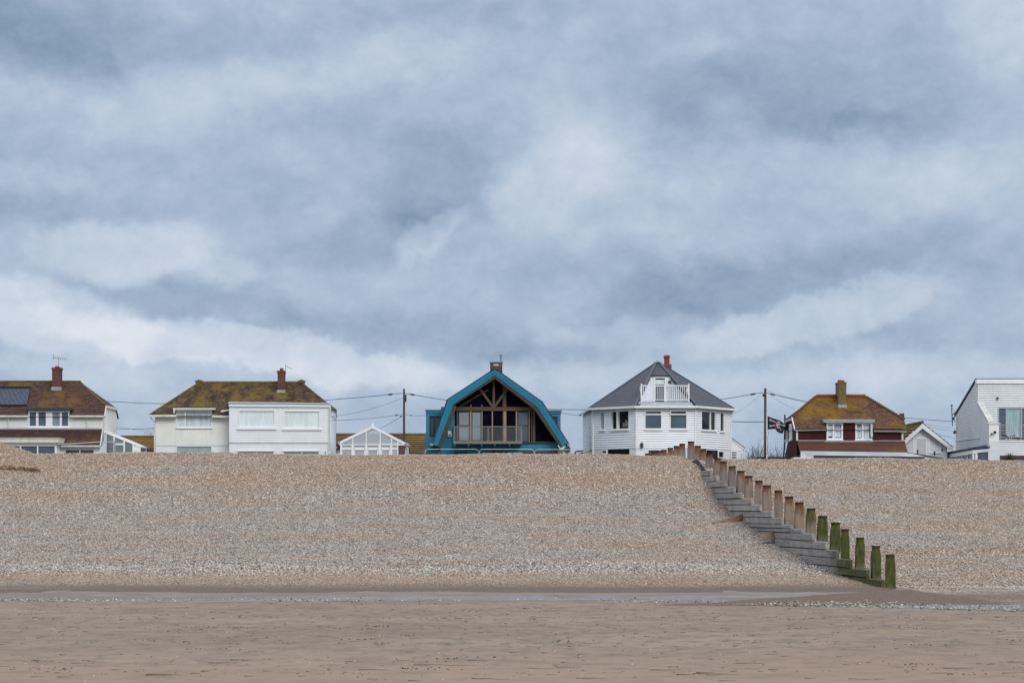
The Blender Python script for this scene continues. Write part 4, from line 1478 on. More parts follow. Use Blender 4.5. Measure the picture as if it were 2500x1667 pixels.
def house_blue():
    Y = 154.0
    D = 9.0
    h = thing('house', 'turquoise house with a big mansard-shaped gable, oak trusses and dark sheeting', 'house', (X_(1210, Y), 158, GZ), 'houses along the sea front')
    q4 = lambda x, y, YY=Y: P(*Q4(x, y), YY)
    out = [(295, 1290), (490, 715), (1088, 322), (1680, 740), (2015, 1260)]
    mid = [(326, 1293), (526, 738), (1088, 360), (1655, 768), (1988, 1283)]
    inn = [(355, 1296), (560, 762), (1088, 396), (1630, 796), (1958, 1306)]
    # roof: a thin dark shell following the gambrel, front to back
    m = MB()
    O = [q4(*p) + Vector((0, .12, 0)) for p in out]
    ctr = Vector((X_(1208, Y), Y, Z_(1060, Y)))
    Oo = [p + (p - ctr).normalized() * .10 for p in O]
    Ob = [p + Vector((0, D, 0)) for p in Oo]
    for a, b, c, d in zip(Oo[:-1], Oo[1:], Ob[:-1], Ob[1:]):
        m.courses([a, c, d, b] if False else [a, b, d, c], .25, .02)
    for a, b in zip(O[:-1], O[1:]):
        m.poly([a, a + Vector((0, D, 0)), b + Vector((0, D, 0)), b])
    for a, b, c, d in zip(Oo[:-1], Oo[1:], O[:-1], O[1:]):
        m.poly([c, d, b, a])
    roof = m.build('roof', M['darkgrey'], h)
    one(lambda q: q.prism([q4(1088, 300), q4(1042, 336), q4(1088, 318), q4(1134, 336)], (0, D, 0)), 'ridge_cap', M['darkgrey'], roof)
    # bargeboards in two planks
    for i in range(4):
        lab = None
        def outer(q):
            q.prism([q4(*out[i]), q4(*out[i + 1]), q4(*mid[i + 1]), q4(*mid[i])], (0, .20, 0))
        o = one(outer, 'bargeboard', M['blue'], h)
        def inner(q):
            v = Vector((0, .03, 0))
            q.prism([q4(*mid[i]) + v, q4(*mid[i + 1]) + v, q4(*inn[i + 1]) + v, q4(*inn[i]) + v], (0, .17, 0))
        one(inner, 'inner_board', M['blue'], o)
    # oak rafters inside the boards, then the soffit back to the gable wall
    Yi = Y + .75
    inn2 = [(330, 1330), (532, 800), (1088, 440), (1592, 830), (1926, 1322)]
    for i in range(4):
        def raf(q):
            v = Vector((0, .06, 0))
            q.prism([q4(*inn[i]) + v, q4(*inn[i + 1]) + v, q4(*(inn2[i + 1] if i not in (0,) else (600, 800))) + v, q4(*(inn2[i] if i else (392, 1330))) + v], (0, .25, 0))
        one(raf, 'rafter', M['oak_dark'], h)
    def soffit(q):
        for a, b in zip(inn[:-1], inn[1:]):
            A, B = q4(*a) + Vector((0, .19, 0)), q4(*b) + Vector((0, .19, 0))
            q.poly([A, B, B + Vector((0, 1.2, 0)), A + Vector((0, 1.2, 0))])
    one(soffit, 'soffit', M['oak_dark'], h)
    # gable wall: dark membrane above, turquoise boards below
    Yg = Y + .95
    g4 = lambda x, y, dy=0.0: P(*Q4(x, y), Yg + dy)
    one(lambda q: (q.poly([g4(500, 1250), g4(1920, 1250), g4(1640, 790), g4(1088, 395), g4(550, 790)]),), 'membrane', M['membrane'], h)
    def creases(q):
        rnd = random.Random(5)
        for k in range(26):
            x = rnd.uniform(640, 1540)
            y = 800 - rnd.uniform(10, 60)
            top = 800 - (1 - abs(x - 1088) / 560) * 330
            if top > y - 40:
                continue
            q.tube([g4(x, y, -.008), g4(x + rnd.uniform(-40, 60), (y + top) / 2, -.014), g4(x + rnd.uniform(-10, 90), top + 20, -.008)], .012, 4)
        for x in (960, 1010, 1110, 1150, 1270, 1320, 1650, 1700, 1760):
            q.tube([g4(x, 1235, -.008), g4(x + rnd.uniform(-8, 8), 1060, -.012), g4(x + rnd.uniform(-12, 12), 980 if x > 1600 else 880, -.008)], .010, 4)
    one(creases, 'membrane_folds', M['membrane'], h)
    m = MB()
    m.clad(FY(Yg - .03), g4(400, 0).x, g4(575, 0).x, Z_(Q4(0, 1400)[1] + 45, Yg), Z_(Q4(0, 800)[1], Yg), [], .145, .03, .018)
    m.clad(FY(Yg - .035), g4(575, 0).x, g4(1895, 0).x, GZ, Z_(Q4(0, 1258)[1], Yg), [hole(Yg, *[Q4(x, 0)[0] for x in (575, 735)], Q4(0, 1372)[1], 1160), hole(Yg, Q4(1602, 0)[0], Q4(1880, 0)[0], Q4(0, 1357)[1], 1160)], .145, .03, .018)
    m.build('front_wall', M['blue_board'], h)
    # side wings under their own little flat roofs (dormers)
    Yd = Y + 1.6
    def wing(q):
        x0, x1 = X_(1040.5, Yd), X_(1084, Yd)
        q.clad(FY(Yd), x0, x1, GZ, Z_(1001, Yd), [hole(Yd, *[Q4(x, 0)[0] for x in (255, 400)], *[Q4(0, y)[1] for y in (915, 1178)])], .145, .03, .018)
        q.courses([(x0, Yd + 4.5, GZ), (x0, Yd, GZ), (x0, Yd, Z_(1001, Yd)), (x0, Yd + 4.5, Z_(1001, Yd))], .145, .025)
        x0, x1 = X_(1325, Yd), X_(1368, Yd)
        q.clad(FY(Yd), x0, x1, Z_(1054, Yd) - .5, Z_(1002.5, Yd), [hole(Yd, *[Q4(x, 0)[0] for x in (1805, 1888)], *[Q4(0, y)[1] for y in (922, 1110)])], .145, .03, .018)
        q.courses([(x1, Yd, Z_(1054, Yd) - .5), (x1, Yd + 4.5, Z_(1054, Yd) - .5), (x1, Yd + 4.5, Z_(1002.5, Yd)), (x1, Yd, Z_(1002.5, Yd))], .145, .025)
    d = one(wing, 'dormer', M['blue_board'], h)
    def wf(q):
        pbox(q, Yd, 1039.5, 1084, 1001.5, 1009, 4.6, .06)
        pbox(q, Yd, 1325, 1370, 1003, 1009.5, 4.6, .06)
    one(wf, 'dormer_fascia', M['blue'], d)
    def wr(q):
        pbox(q, Yd, 1037, 1084, 999, 1001.3, 4.7, .12)
        pbox(q, Yd, 1325, 1372, 1000.5, 1002.8, 4.7, .12)
    one(wr, 'dormer_roof', M['lead'], d)
    wpx = lambda x0, x1, y0, y1: (*[Q4(x, 0)[0] for x in (x0, x1)], *[Q4(0, y)[1] for y in (y0, y1)])
    winp(h, Yd, *wpx(255, 400, 915, 1178), frame='black', fw=.07, pane='pane_mid', mull=[Q4(312, 0)[0]])
    winp(h, Yd, *wpx(1805, 1888, 922, 1110), frame='black', fw=.07, pane='pane_mid')
    # timber frame of the gable
    Yt = Yg - .16
    t4 = lambda x, y: P(*Q4(x, y), Yt)
    def hb_(m, x0, x1, y0, y1, dy=0, dep=.14):
        a, b = t4(x0, y1), t4(x1, y0)
        m.box(a.x, b.x, Yt + dy, Yt + dy + dep, a.z, b.z)
    one(lambda q: hb_(q, 545, 1620, 800, 850, -.03, .2), 'tie_beam', M['oak'], h)
    one(lambda q: hb_(q, 1059, 1089, 455, 830, -.05, .2), 'king_post', M['oak'], h)
    one(lambda q: hb_(q, 1199, 1234, 545, 800, .02), 'post', M['oak'], h)
    one(lambda q: hb_(q, 1186, 1197, 500, 800, .03), 'post', M['oak_dark'], h)
    one(lambda q: hb_(q, 1199, 1234, 850, 1250, .02), 'post', M['pine'], h)
    one(lambda q: hb_(q, 1186, 1198, 850, 1250, .03), 'post', M['oak'], h)
    for a, b in (((890, 560), (1062, 800)), ((1248, 570), (1082, 800))):
        one(lambda q: q.beam(t4(*a) + Vector((0, .04, 0)), t4(*b) + Vector((0, .04, 0)), .16, .17, (0, 1, 0)), 'brace', M['oak'], h)
    one(lambda q: q.beam(t4(610, 812) + Vector((0, .1, 0)), t4(1003, 578) + Vector((0, .1, 0)), .05, .08, (0, 1, 0)), 'lath', M['oak'], h)
    for x0, x1, mt in ((600, 622, 'oak'), (768, 790, 'pine'), (917, 930, 'pine'), (1049, 1063, 'pine'), (1355, 1373, 'pine'), (1520, 1531, 'pine'), (1548, 1560, 'oak'), (1570, 1603, 'oak')):
        one(lambda q: hb_(q, x0, x1, 850, 1250, .04), 'stud', M[mt], h)
    for x in (783, 923):
        one(lambda q: hb_(q, x - 4, x + 4, 772, 802, .05, .05), 'stud', M['pine'], h)
    one(lambda q: hb_(q, 575, 1880, 1243, 1258, -.02, .16), 'sill_beam', M['oak'], h)
    for x0, x1, y0, y1, tr, pn in ((622, 768, 856, 1238, [1038], 'pane_pale'), (790, 917, 856, 1238, [], 'pane_pale'), (1375, 1518, 860, 1245, [1040], 'pane_sky')):
        p = wpx(x0, x1, y0, y1)
        winp(h, Yg - .05, *p, frame='black', fw=.06, pane=pn, trans=[Q4(0, v)[1] for v in tr], w0=-.02, w1=.03, wp=.006)
    # balcony
    Yb = Y - .35
    b4 = lambda x, y, dy=0: P(*Q4(x, y), Yb + dy)
    def fl(q):
        a, b = b4(558, 1272), b4(1437, 1246)
        q.box(a.x, b.x, Yb, Yg - .04, a.z, a.z + .12)
        q.box(a.x, b.x, Yb - .03, Yb + .03, a.z + .02, a.z + .19)
    bal = one(fl, 'balcony', M['grey_wood'], h)
    def rails(q):
        for px in (570, 1004, 1425):
            a, b = b4(px - 7, 1250), b4(px + 7, 1045)
            q.box(a.x, b.x, Yb, Yb + .09, a.z, b.z)
        a, b = b4(560, 1056), b4(1437, 1045)
        q.box(a.x, b.x, Yb - .02, Yb + .10, a.z, b.z)
        for px in (563, 1434):
            c = b4(px, 1050)
            q.box(c.x - .04, c.x + .04, Yb + .1, Yg - .1, c.z - .04, c.z + .04)
            q.box(c.x - .04, c.x + .04, Yg - .3, Yg - .2, b4(0, 1250).z, c.z)
    one(rails, 'railing', M['grey_wood'], bal)
    def bars(q):
        for k in range(62):
            x = 585 + k * 13.6
            a = b4(x, 1246)
            q.box(a.x - .006, a.x + .006, Yb + .03, Yb + .042, a.z, b4(0, 1056).z)
    one(bars, 'balusters', M['galv'], bal)
    for px in (575, 751, 919, 1087, 1275):
        one(lambda q: (q.box(b4(px - 12, 0).x, b4(px + 12, 0).x, Yb + .05, Yg - .05, b4(0, 1288).z, b4(0, 1271).z), q.beam(b4(px, 1288, .1), b4(px, 1330, 1.2), .07, .07)), 'bracket', M['grey_wood'], bal)
    one(lambda q: (q.box(g4(490, 0).x, g4(536, 0).x, Yg - .16, Yg - .03, g4(0, 1178).z, g4(0, 1107).z),), 'meter_box', M['white'], h)
    one(lambda q: (q.box(g4(502, 0).x, g4(525, 0).x, Yg - .19, Yg - .16, g4(0, 1168).z, g4(0, 1150).z),), 'vent', M['black'], h)
    for x0, x1, y0, y1 in ((262, 298, 1262, 1292), (2012, 2046, 1268, 1298)):
        one(lambda q: q.box(q4(x0, 0).x, q4(x1, 0).x, Y + .1, Y + 3, q4(0, y1).z, q4(0, y0).z), 'gutter', M['lead'], h)
    # ground floor
    winp(h, Yg - .04, *wpx(575, 735, 1374, 1640), frame='black', fw=.08, pane='pane_mid')
    winp(h, Yg - .04, *wpx(1604, 1878, 1358, 1640), frame='oak', fw=.10, pane='pane_sky', bars=[])
    one(lambda q: (hb_(q, 1000, 1246, 1370, 1640, .06, .08), hb_(q, 1412, 1598, 1356, 1640, .06, .08)), 'boarding', M['oak'], h)
    one(lambda q: hb_(q, 340, 412, 1365, 1640, -.3, .3), 'brick_base', M['brick_brown'], h)
    one(lambda q: hb_(q, 1892, 1962, 1345, 1410, -.35, .3), 'meter_cupboard', M['grey_wood'], h)
    # body and back wall
    def body(q):
        q.box(X_(1076, Yg), X_(1362, Yg), Yg + .1, Y + D, GZ, Z_(1086, Yg))
        e = [P(*Q4(*p), Y + .3) + Vector((0, D - .5, 0)) for p in inn]
        q.poly([e[4], e[0], e[1], e[2], e[3]])
    one(body, 'rear_wall', M['blue_board'], h)
    # chimney: wide brown stack whose head is open from front to back
    Yc = Y + 3.0
    x0, x1, zt = X_(1196.5, Yc), X_(1226.5, Yc), Z_(882, Yc)
    ha, hb2, hz0, hz1 = X_(1205, Yc), X_(1217.3, Yc), Z_(892.3, Yc), Z_(886.8, Yc)
    def ck(q):
        q.box(x0, x1, Yc, Yc + .75, Z_(935, Yc), hz0)
        q.box(x0, ha, Yc, Yc + .75, hz0, hz1)
        q.box(hb2, x1, Yc, Yc + .75, hz0, hz1)
        q.box(x0, x1, Yc, Yc + .75, hz1, zt - .08)
    c = one(ck, 'chimney', M['brick_brown'], h)
    one(lambda q: q.box(x0 - .04, x1 + .04, Yc - .04, Yc + .79, zt - .08, zt + .02), 'coping', M['lead'], c)
    return h


house_blue()
t = thing('tv_aerial', 'short black aerial with two stub crossbars on the open-headed chimney', 'aerial', P(1223, 882, 157.4), 'television aerials on the roofs')
one(lambda q: q.tube([P(1223, 882, 157.4), P(1223, 867, 157.4)], .03, 6), 'mast', M['black'], t)
one(lambda q: (q.tube([P(1217.5, 867.6, 157.4), P(1226, 867.6, 157.4)], .022, 5), q.tube([P(1220.5, 873, 157.4), P(1224, 873, 157.4)], .03, 5), q.tube([P(1222, 878, 157.4), P(1225, 878, 157.4)], .03, 5)), 'boom', M['black'], t)
# ================================================================== white house with the faceted front
def Q5(zx, zy):
    return 1400 + zx / 5.227, 840 + zy / 5.227


def house_round():
    h = thing('house', 'white boarded house with a three-sided front, steep blue-grey roof and roof balcony', 'house', (10.6, 160, GZ), 'houses along the sea front')
    Y0, YL, YR, YBk = 155.0, 158.3, 159.2, 168.0
    c = [Vector((X_(1423, YBk), YBk)), Vector((X_(1446, YL), YL)), Vector((X_(1553, Y0), Y0)), Vector((X_(1699, Y0), Y0)), Vector((X_(1783.6, YR), YR)), Vector((X_(1783.6, YR) + .5, YBk))]
    zt = Z_(994.5, Y0)
    zb = Z_(1094, Y0)
    FL, lL = FR(c[1], c[2])
    FC, lC = FR(c[2], c[3])
    FRR, lR = FR(c[3], c[4])
    FS, lS = FR(c[0], c[1])
    FE, lE = FR(c[4], c[5])
    def on(F, L, px, p_a, p_b):
        """distance along a facet of the point seen at column px"""
        k = (px - 1250) / FPX
        A, d, _ = F
        return (k * A[1] - A[0]) / (d[0] - k * d[1])
    def zat(F, u, py):
        return Z_(py, F[0][1] + F[1][1] * u)
    def rect(F, px0, px1, py0, py1):
        a, b = on(F, 0, px0, 0, 0), on(F, 0, px1, 0, 0)
        m_ = (a + b) / 2
        return a, b, zat(F, m_, py1), zat(F, m_, py0)
    q5x = lambda x: 1400 + x / 5.227
    q5y = lambda y: 840 + y / 5.227
    rq = lambda F, x0, x1, y0, y1: rect(F, q5x(x0), q5x(x1), q5y(y0), q5y(y1))
    wins = {
        'L': [rq(FL, 338, 404, 858, 1098), rq(FL, 478, 713, 848, 1090)],
        'C': [rq(FC, 906, 1131, 842, 1086), rq(FC, 1228, 1453, 842, 1086)],
        'R': [rq(FRR, 1630, 1812, 857, 1100), rq(FRR, 1868, 1920, 872, 1118)],
    }
    hs = lambda k: [(a + .02, b - .02, z0 + .02, z1 - .02) for a, b, z0, z1 in wins[k]]
    bw = .158
    for nm, F, L, hl in (('facet_wall', FL, lL, hs('L')), ('facet_wall', FC, lC, hs('C')), ('facet_wall', FRR, lR, hs('R')), ('side_wall', FS, lS, []), ('side_wall', FE, lE, [])):
        one(lambda q: q.clad(F, 0, L, zb, zt, hl, bw, .034, .024), nm, M['bright_board'], h)
    for Fa, La, Fb in ((FS, lS, FL), (FL, lL, FC), (FC, lC, FRR), (FRR, lR, None)):
        def corner(q):
            q.fbox(Fa, La - .10, La + .02, -.02, .05, zb - .01, zt)
            if Fb:
                q.fbox(Fb, -.02, .10, -.02, .052, zb - .012, zt - .002)
        one(corner, 'corner_trim', M['white'], h)
    # ground floor
    gh = {'L': [rq(FL, 356, 430, 1347, 1402), rq(FL, 440, 715, 1341, 1600)], 'C': [rq(FC, 945, 1200, 1338, 1600)], 'R': [rq(FRR, 1700, 1840, 1352, 1600), rq(FRR, 1845, 1922, 1360, 1600)]}
    def gf(q):
        for k, F, L in (('L', FL, lL), ('C', FC, lC), ('R', FRR, lR)):
            q.clad(F, 0, L, GZ, zb - .005, [(a + .02, b - .02, GZ + (.9 if z1 - z0 > 1 else 0) if z1 - z0 > 1 else z0 + .02, z1 - .02) for a, b, z0, z1 in gh[k]], 9, 0)
        q.clad(FS, 0, lS, GZ, zb - .005, [], 9, 0)
        q.clad(FE, 0, lE, GZ, zb - .005, [], 9, 0)
        FB, lB = FR(c[5], c[0])
        q.clad(FB, 0, lB, GZ, zt, [], 9, 0)
    one(gf, 'ground_floor_wall', M['render'], h)
    a, b, z0, z1 = gh['L'][0]
    window(h, FL, a, b, z0, z1, pane='pane_dark', fw=.08)
    a, b, z0, z1 = gh['L'][1]
    window(h, FL, a, b, GZ + .9, z1, pane='pane_dark', fw=.03, frame='black', w1=.01)
    a, b, z0, z1 = gh['C'][0]
    window(h, FC, a, b, GZ + .9, z1, pane='pane_mid', mull=[a + (b - a) * .62], fw=.07)
    a, b, z0, z1 = gh['R'][0]
    window(h, FRR, a, b, GZ + .9, z1, pane='pane_dark', fw=.03, frame='black', w1=.01)
    a, b, z0, z1 = gh['R'][1]
    window(h, FRR, a, b, GZ + .9, z1, pane='pane_dark', fw=.07, trans=[z1 - .48], label='small window with its top light standing open')
    # main windows
    (a, b, z0, z1) = wins['L'][0]
    window(h, FL, a, b, z0, z1, pane='pane_green', fw=.07, sill=(.04, .06))
    (a, b, z0, z1) = wins['L'][1]
    mid = on(FL, 0, q5x(560), 0, 0)
    window(h, FL, a, b, z0, z1, mull=[(mid, .13)], fw=.06, sill=(.05, .07), wp=-.16, w0=-.19,
           panes=[(a + .06, mid - .06, z0 + .06, z1 - .06, 'pane_dark'), (mid + .06, b - .06, z0 + .06, z1 - .06, 'pane_dark')])
    ship_at = (FL, mid + (b - mid) * .66, z0 + .062)
    for i, (a, b, z0, z1) in enumerate(wins['C']):
        zt_ = zat(FC, (a + b) / 2, q5y(903))
        w = window(h, FC, a, b, z0, z1, trans=[zt_], fw=.07, sill=(.04, .06), panes=[(a + .07, b - .07, z0 + .07, zt_ - .04, 'pane_sky'), (a + .07, b - .07, zt_ + .04, z1 - .06, 'pane_sky' if i == 0 else 'pane_dark')])
        def vent(q):      # top light: its own sash, the right-hand one propped open
            o = .09 if i else .0
            q.fbox(FC, a + .03, b - .03, .03 + o, .075 + o, zt_ + .03, zt_ + .09)
            q.fbox(FC, a + .03, b - .03, .03, .07, z1 - .09, z1 - .03)
            for u in (a + .03, b - .09):
                q.fbox(FC, u, u + .06, .03 + o / 2, .072 + o / 2, zt_ + .09, z1 - .09)
        one(vent, 'top_light', M['upvc'], w)
    (a, b, z0, z1) = wins['R'][0]
    mid = on(FRR, 0, q5x(1746), 0, 0)
    window(h, FRR, a, b, z0, z1, mull=[(mid, .12)], fw=.05, sill=(.05, .07), panes=[(a + .05, mid - .05, z0 + .05, z1 - .05, 'pane_dark2'), (mid + .05, b - .05, z0 + .05, z1 - .05, 'pane_dark2')])
    (a, b, z0, z1) = wins['R'][1]
    window(h, FRR, a, b, z0, z1, pane='pane_dark2', fw=.06, sill=(.04, .06))
    # roof
    ov = .32
    def outc(i, z):
        v = c[i] - Vector((10.6, 162))
        v = v.normalized() * (v.length + ov)
        return Vector((10.6 + v.x, 162 + v.y, z))
    ze = zt + .10
    E = [outc(i, ze) for i in range(6)]
    YA = 161.0
    apL, apR = P(1601.5, 885.5, YA), P(1610, 885.5, YA)
    rb = Vector(((apL.x + apR.x) / 2, 168.3, apL.z))
    am = (apL + apR) / 2
    def roofm(q):
        q.courses([E[1], E[2], apL], .36, .016, .15)
        q.courses([E[3], E[4], apR], .36, .016, .15)
        q.courses([E[0], E[1], apL, rb], .36, .016, .15) if False else None
        q.courses([E[0], E[1], apL], .36, .016, .15)
        q.courses([E[0], apL, rb], .36, .016, .15)
        q.courses([E[4], E[5], apR], .36, .016, .15)
        q.courses([E[5], rb, apR], .36, .016, .15)
        q.poly([E[5], E[0], rb])
        q.poly([apL, apR, rb])
        # centre facet: only its head above the balcony door
        n = lambda f: (E[2].lerp(apL, f), E[3].lerp(apR, f))
        fz = (Z_(917.5, 159.1) - ze) / (apL.z - ze)
        a_, b_ = n(fz)
        q.courses([a_, b_, apR, apL], .36, .016, .15)
        q.poly([E[i] + Vector((0, 0, -.02)) for i in (5, 4, 3, 2, 1, 0)])
    roof = one(roofm, 'roof', M['slate'], h)
    fz = (Z_(917.5, 159.1) - ze) / (apL.z - ze)
    ta, tb = E[2].lerp(apL, fz), E[3].lerp(apR, fz)
    def trim(q):
        for e, ap in ((E[2], apL), (E[3], apR)):
            q.beam(e, ap + Vector((0, -.02, .03)), .20, .06)
        for e, ap in ((E[1], apL), (E[4], apR)):
            q.beam(e, ap + Vector((0, 0, .02)), .18, .06)
        q.beam(ta + Vector((0, -.04, 0)), tb + Vector((0, -.04, 0)), .08, .10)
        # inner faces of the cut-away
        for e, t_ in ((E[2], ta), (E[3], tb)):
            q.beam(e + Vector((0, .06, -.12)), t_ + Vector((0, .06, -.12)), .10, .20)
    one(trim, 'hip_trim', M['slate_trim'], roof)
    one(lambda q: (q.tube([apL + Vector((-.12, -.05, 0)), am + Vector((0, -.02, .09)), apR + Vector((.12, -.05, 0))], .10, 8), q.beam(am + Vector((.02, -.12, -.1)), am + Vector((.06, -.75, -.62)), .06, .03)), 'apex_cap', M['lead'], roof)
    # gutters round the eaves
    def gut(q):
        for i in range(5):
            a_, b_ = E[i], E[i + 1]
            q.beam(a_ + Vector((0, 0, -.07)), b_ + Vector((0, 0, -.07)), .13, .15)
    one(gut, 'gutter', M['white'], h)
    def dp(q):
        d1 = c[1]
        q.tube([(E[1].x + .3, E[1].y - .1, ze - .12), (E[1].x + .35, E[1].y - .08, ze - .3), (d1.x + .05, d1.y - .1, ze - .62), (d1.x + .02, d1.y - .1, GZ)], .045, 6)
        d2 = c[4]
        q.tube([(E[4].x - .1, E[4].y - .06, ze - .14), (d2.x + .04, d2.y - .08, ze - .6), (d2.x + .04, d2.y - .08, GZ + 2)], .04, 6)
    one(dp, 'downpipe', M['white'], h)
    # roof balcony: lead deck, door wall, white balustrade
    zd = Z_(981, 156.2)
    yd = 155.35
    one(lambda q: (q.prism([P(1561, 993, 154.75), P(1697, 993.5, 154.75), P(1688, 982, 155.3), P(1565, 982, 155.3)], (0, .06, -.03)), q.box(X_(1567, yd), X_(1684, yd), yd - .02, 159.2, zd - .12, zd - .02)), 'balcony_deck', M['lead'], h)
    Yw = 159.05
    wx0, wx1 = X_(1566, 157), X_(1686, 157)
    dz1 = Z_(917.5, Yw)
    dpx = (X_(1595, Yw), X_(1627.5, Yw))
    for s_, t_, e in ((-1, ta, E[2]), (1, tb, E[3])):
        def dw(q):
            if s_ < 0:
                q.clad(FY(Yw), ta.x - .05, dpx[0], zd - .1, dz1, [], .158, .025)
            else:
                q.clad(FY(Yw), dpx[1], tb.x + .05, zd - .1, dz1, [], .158, .025)
            # the triangle beside the door, under the hip
            p0 = Vector((t_.x, Yw, dz1 - .02))
            p1 = Vector((t_.x + s_ * .0, Yw, zd - .1))
            p2 = Vector((t_.x + s_ * 1.25, Yw - .9, zd - .1))
            q.courses([p2, p1, p0] if s_ < 0 else [p1, p2, p0], .158, .025)
            f0 = e.lerp(t_, .10)
            p3 = Vector((f0.x, f0.y + .1, zd - .1))
            q.courses([p3, p2, p0] if s_ < 0 else [p2, p3, p0], .158, .025)
        one(dw, 'balcony_wall', M['bright_board'], h)
    d = window(h, FY(Yw), dpx[0], dpx[1], zd - .05, dz1 - .03, fw=.13, pane='pane_mid', name='door', w1=.05, panes=[(dpx[0] + .13, dpx[1] - .13, zd + .2, zd + 1.38, 'pane_mid'), (dpx[0] + .13, dpx[1] - .13, zd + 1.38, zd + 1.72, 'pane_blind')])
    one(lambda q: q.tube([P(1635, 934, 158.6), P(1635, 931, 158.55)], .13, 10), 'lamp', M['black'], h)
    Yb = 155.55
    def posts(q):
        for px in (1566, 1623.8, 1681.6):
            q.box(X_(px - 1.7, Yb), X_(px + 1.7, Yb), Yb, Yb + .1, zd - .08, Z_(938, Yb))
            q.tube([P(px, 938, Yb + .05), P(px, 936.4, Yb + .05)], .05, 8, r1=.03)
    bal = one(posts, 'balcony_railing', M['white'], h)
    def rails(q):
        xa, xb = X_(1566, Yb), X_(1681.6, Yb)
        for z0, z1 in ((Z_(942.5, Yb), Z_(940, Yb)), (Z_(977, Yb), Z_(975.2, Yb))):
            q.box(xa, xb, Yb + .02, Yb + .08, z0, z1)
            for x in (xa, xb):
                q.box(x - .03, x + .03, Yb + .08, Yb + 2.3, z0 + .003, z1 - .003)
    one(rails, 'handrail', M['white'], bal)
    def bal_(q):
        zl, zh = Z_(976, Yb), Z_(941, Yb)
        n = 23
        for k in range(1, n):
            if k * 2 == n:
                continue
            x = X_(1566 + 115.6 * k / n, Yb)
            q.box(x - .019, x + .019, Yb + .03, Yb + .068, zl, zh)
        for x in (X_(1566, Yb), X_(1681.6, Yb)):
            for k in range(1, 15):
                y = Yb + .1 + k * .15
                q.box(x - .019, x + .019, y - .019, y + .019, zl, zh)
    one(bal_, 'balusters', M['white'], bal)
    # chimney
    Yc = 163.0
    ch = chimney(h, 1622.5, 1634.5, 868, Yc, Z_(905, Yc) - 1.2, .5, 'brick_orange', [(1624.5, 1633, 866.5)])
    one(lambda q: q.box(X_(1621.8, Yc), X_(1639.5, Yc), Yc - .03, Yc + .9, Z_(905, Yc) - 1.5, Z_(889, Yc)), 'chimney_base', M['brick_orange'], ch)
    # lantern on the wall
    def lan(q):
        b_ = P(1567, 1087, Y0 - .12)
        q.tube([b_ + Vector((0, 0, -.16)), b_ + Vector((0, 0, .1))], .09, 8, r1=.11)
        q.tube([b_ + Vector((0, 0, .1)), b_ + Vector((0, 0, .24))], .12, 8, r1=.01)
        q.box(b_.x - .02, b_.x + .02, b_.y, Y0, b_.z - .02, b_.z + .02)
    one(lan, 'wall_lantern', M['darkgrey'], h)
    # lean-to at the right
    Yx = YR + .05
    a_, b_, d_ = P(1783.8, 1069, Yx), P(1818, 1095, Yx), P(1783.8, 1099.5, Yx)
    def lt(q):
        q.courses([d_, P(1814, 1099.5, Yx), P(1814, 1093, Yx), a_], .158, .025)
    one(lt, 'side_extension', M['bright_board'], h)
    one(lambda q: q.prism([a_ + Vector((0, -.06, .04)), a_ + Vector((0, -.06, -.09)), b_ + Vector((0, -.06, -.11)), b_ + Vector((0, -.06, .02))], (0, 4, 0)), 'side_extension_roof', M['white'], h)
    one(lambda q: q.prism([a_ + Vector((0, -.08, .09)), a_ + Vector((0, -.08, .045)), b_ + Vector((.03, -.08, .025)), b_ + Vector((.03, -.08, .06))], (0, 4, 0)), 'side_extension_felt', M['darkgrey'], h)
    def lw(q):
        q.clad(FY(Yx), X_(1783.8, Yx), X_(1813.5, Yx), GZ, Z_(1099.5, Yx), [hole(Yx, 1785, 1799.5, 1101, 1150)], 9, 0)
        q.poly([(X_(1813.5, Yx), Yx, GZ), (X_(1813.5, Yx), Yx + 4, GZ), (X_(1813.5, Yx), Yx + 4, Z_(1094, Yx)), (X_(1813.5, Yx), Yx, Z_(1094, Yx))])
    one(lw, 'side_extension_base', M['render'], h)
    winp(h, Yx, 1785, 1799.5, 1101, 1150, fw=.05, mull=[(1789.5, 1), (1794.5, 1)], trans=[1107, 1113.5, 1120], pane='pane_mid', label='small-paned window of the side extension')
    one(lambda q: q.tube([P(1819, 1096, Yx - .05), P(1815, 1103, Yx - .05), P(1812, 1106, Yx - .05), P(1812, 1150, Yx - .05)], .035, 6), 'downpipe', M['white'], h)
    return ship_at


M['pane_dark2'] = glass('dim_window', (.018, .022, .026), spec=.55)
SHIP = house_round()


M['shipwood'] = plain('dimmed_model_timber', (.10, .07, .045), .6, .2, 9)  # darkened in the colour for standing behind window glass
M['sailcloth'] = plain('dimmed_sail_cloth', (.24, .23, .21), .8, .15, 9)  # dimness behind the glass painted into the sail colour


